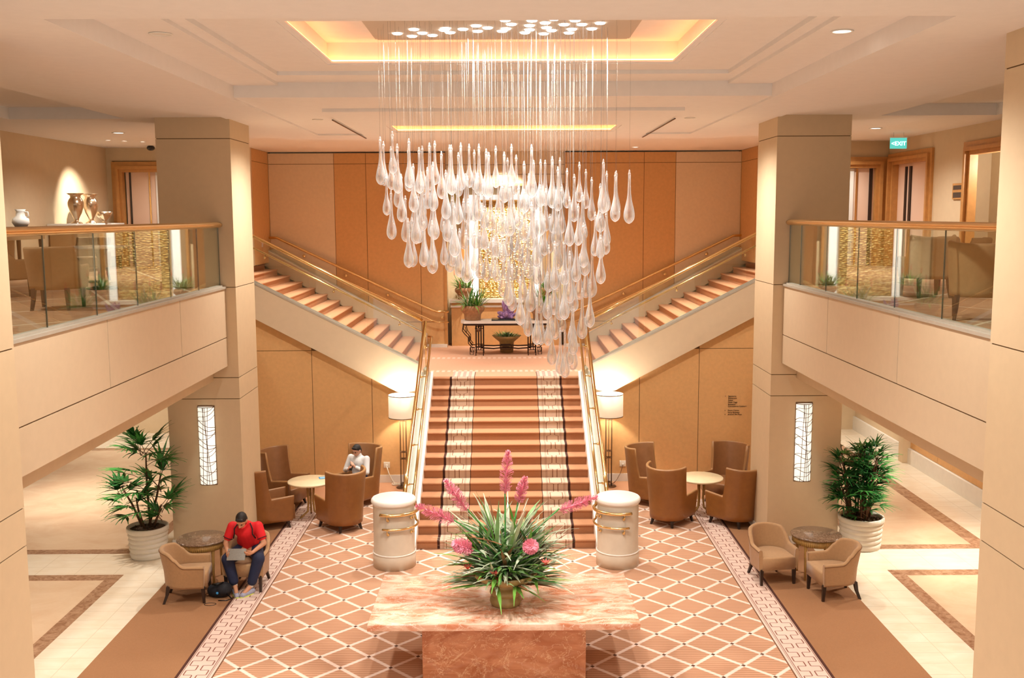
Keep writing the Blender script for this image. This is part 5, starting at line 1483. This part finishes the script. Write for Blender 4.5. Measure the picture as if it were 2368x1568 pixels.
m_ = MB(); m_.rbox(-.165, .165, -.015, .015, -.105, .105, .004); m_.build('panel', M['exitgreen'], t)
m_ = MB(); m_.box(-.175, .175, -.02, .02, .105, .125); m_.build('top_bar', M['white'], t)
for x in (-.1, .1): m_ = MB(); m_.tube([(x, 0, .12), (x, 0, .21)], .006, 6); m_.build('hanger', M['white'], t)
text('<EXIT', (0, -.018, -.042), .112, M['exittext'], t, align='CENTER')
t = thing('framed_notice', 'small wood framed notice with two dark panels on right mezzanine wall', 'picture', (8.54, 19.2, 6.01))
m_ = MB(); m_.box(-.02, .0, -.24, .24, -.15, .15); m_.build('frame', M['doortrim'], t)
m_ = MB(); m_.box(-.024, -.018, -.20, .20, .03, .11); m_.build('notice', M['picdark'], t); m_ = MB(); m_.box(-.024, -.018, -.20, .20, -.12, -.02); m_.build('notice', M['picdark'], t)

# ------------------------------------------------------------------ ceiling fixtures
def downlight(loc, label, r=.10, grp=None, on=True):
    t = thing('ceiling_light', label, 'ceiling light', loc, 0, grp)
    m_ = MB(); m_.lathe([(r*.78, -.002), (r, -.002), (r*1.02, -.008), (r*1.0, -.012), (r*.8, -.010), (r*.78, -.002)], 28); m_.build('trim_ring', M['white'], t)
    m_ = MB(); m_.lathe([(0, -.004), (r*.78, -.004)], 28); m_.build('lens', M['lens'] if on else M['white'], t)
downlight((-7.36, 19.7, ZC), 'bright round downlight in left mezzanine ceiling, the largest', .12)
for k, (x, y) in enumerate(((-8.3, 21.6), (-8.05, 21.85), (-7.75, 22.1))):
    downlight((x, y, ZC), ('small downlight of a row of three near the left mezzanine wall, leftmost', 'small downlight in middle of row of three near left mezzanine wall', 'small downlight of a row of three near left mezzanine wall, rightmost')[k], .06, 'small downlights by the left wall')
downlight((7.0, 19.4, ZC), 'bright round downlight in right mezzanine ceiling near the exit sign', .12)
downlight((-3.3, 10.1, 7.36), 'recessed downlight in ceiling left of the glowing first coffer', .11, on=False)
downlight((3.3, 10.1, 7.36), 'recessed downlight in ceiling right of the glowing first coffer', .11)
downlight((-3.1, 17.2, 7.2), 'recessed downlight left of the far coffer', .09, on=False)
downlight((3.1, 17.2, 7.2), 'recessed downlight right of the far coffer', .09, on=False)
downlight((3.05, 24.0, 7.17), 'recessed downlight close to the right end of back wall', .09)
downlight((7.2, 22.0, ZC), 'small ceiling downlight beyond the exit sign', .05)
m_ = MB(); m_.sphere((0, 0, 0), .09, 18, 12, sc=(1, 1, .7)); tag(m_.build('dome_camera', M['black'], None, (-8.0, 23.3, ZC-.05)), 'small black dome camera on ceiling above left mezzanine door', 'camera')
for s in (-1, 1):
    for k, (x, y) in enumerate(((8.6, 19.8), (7.4, 16.0))):
        pass
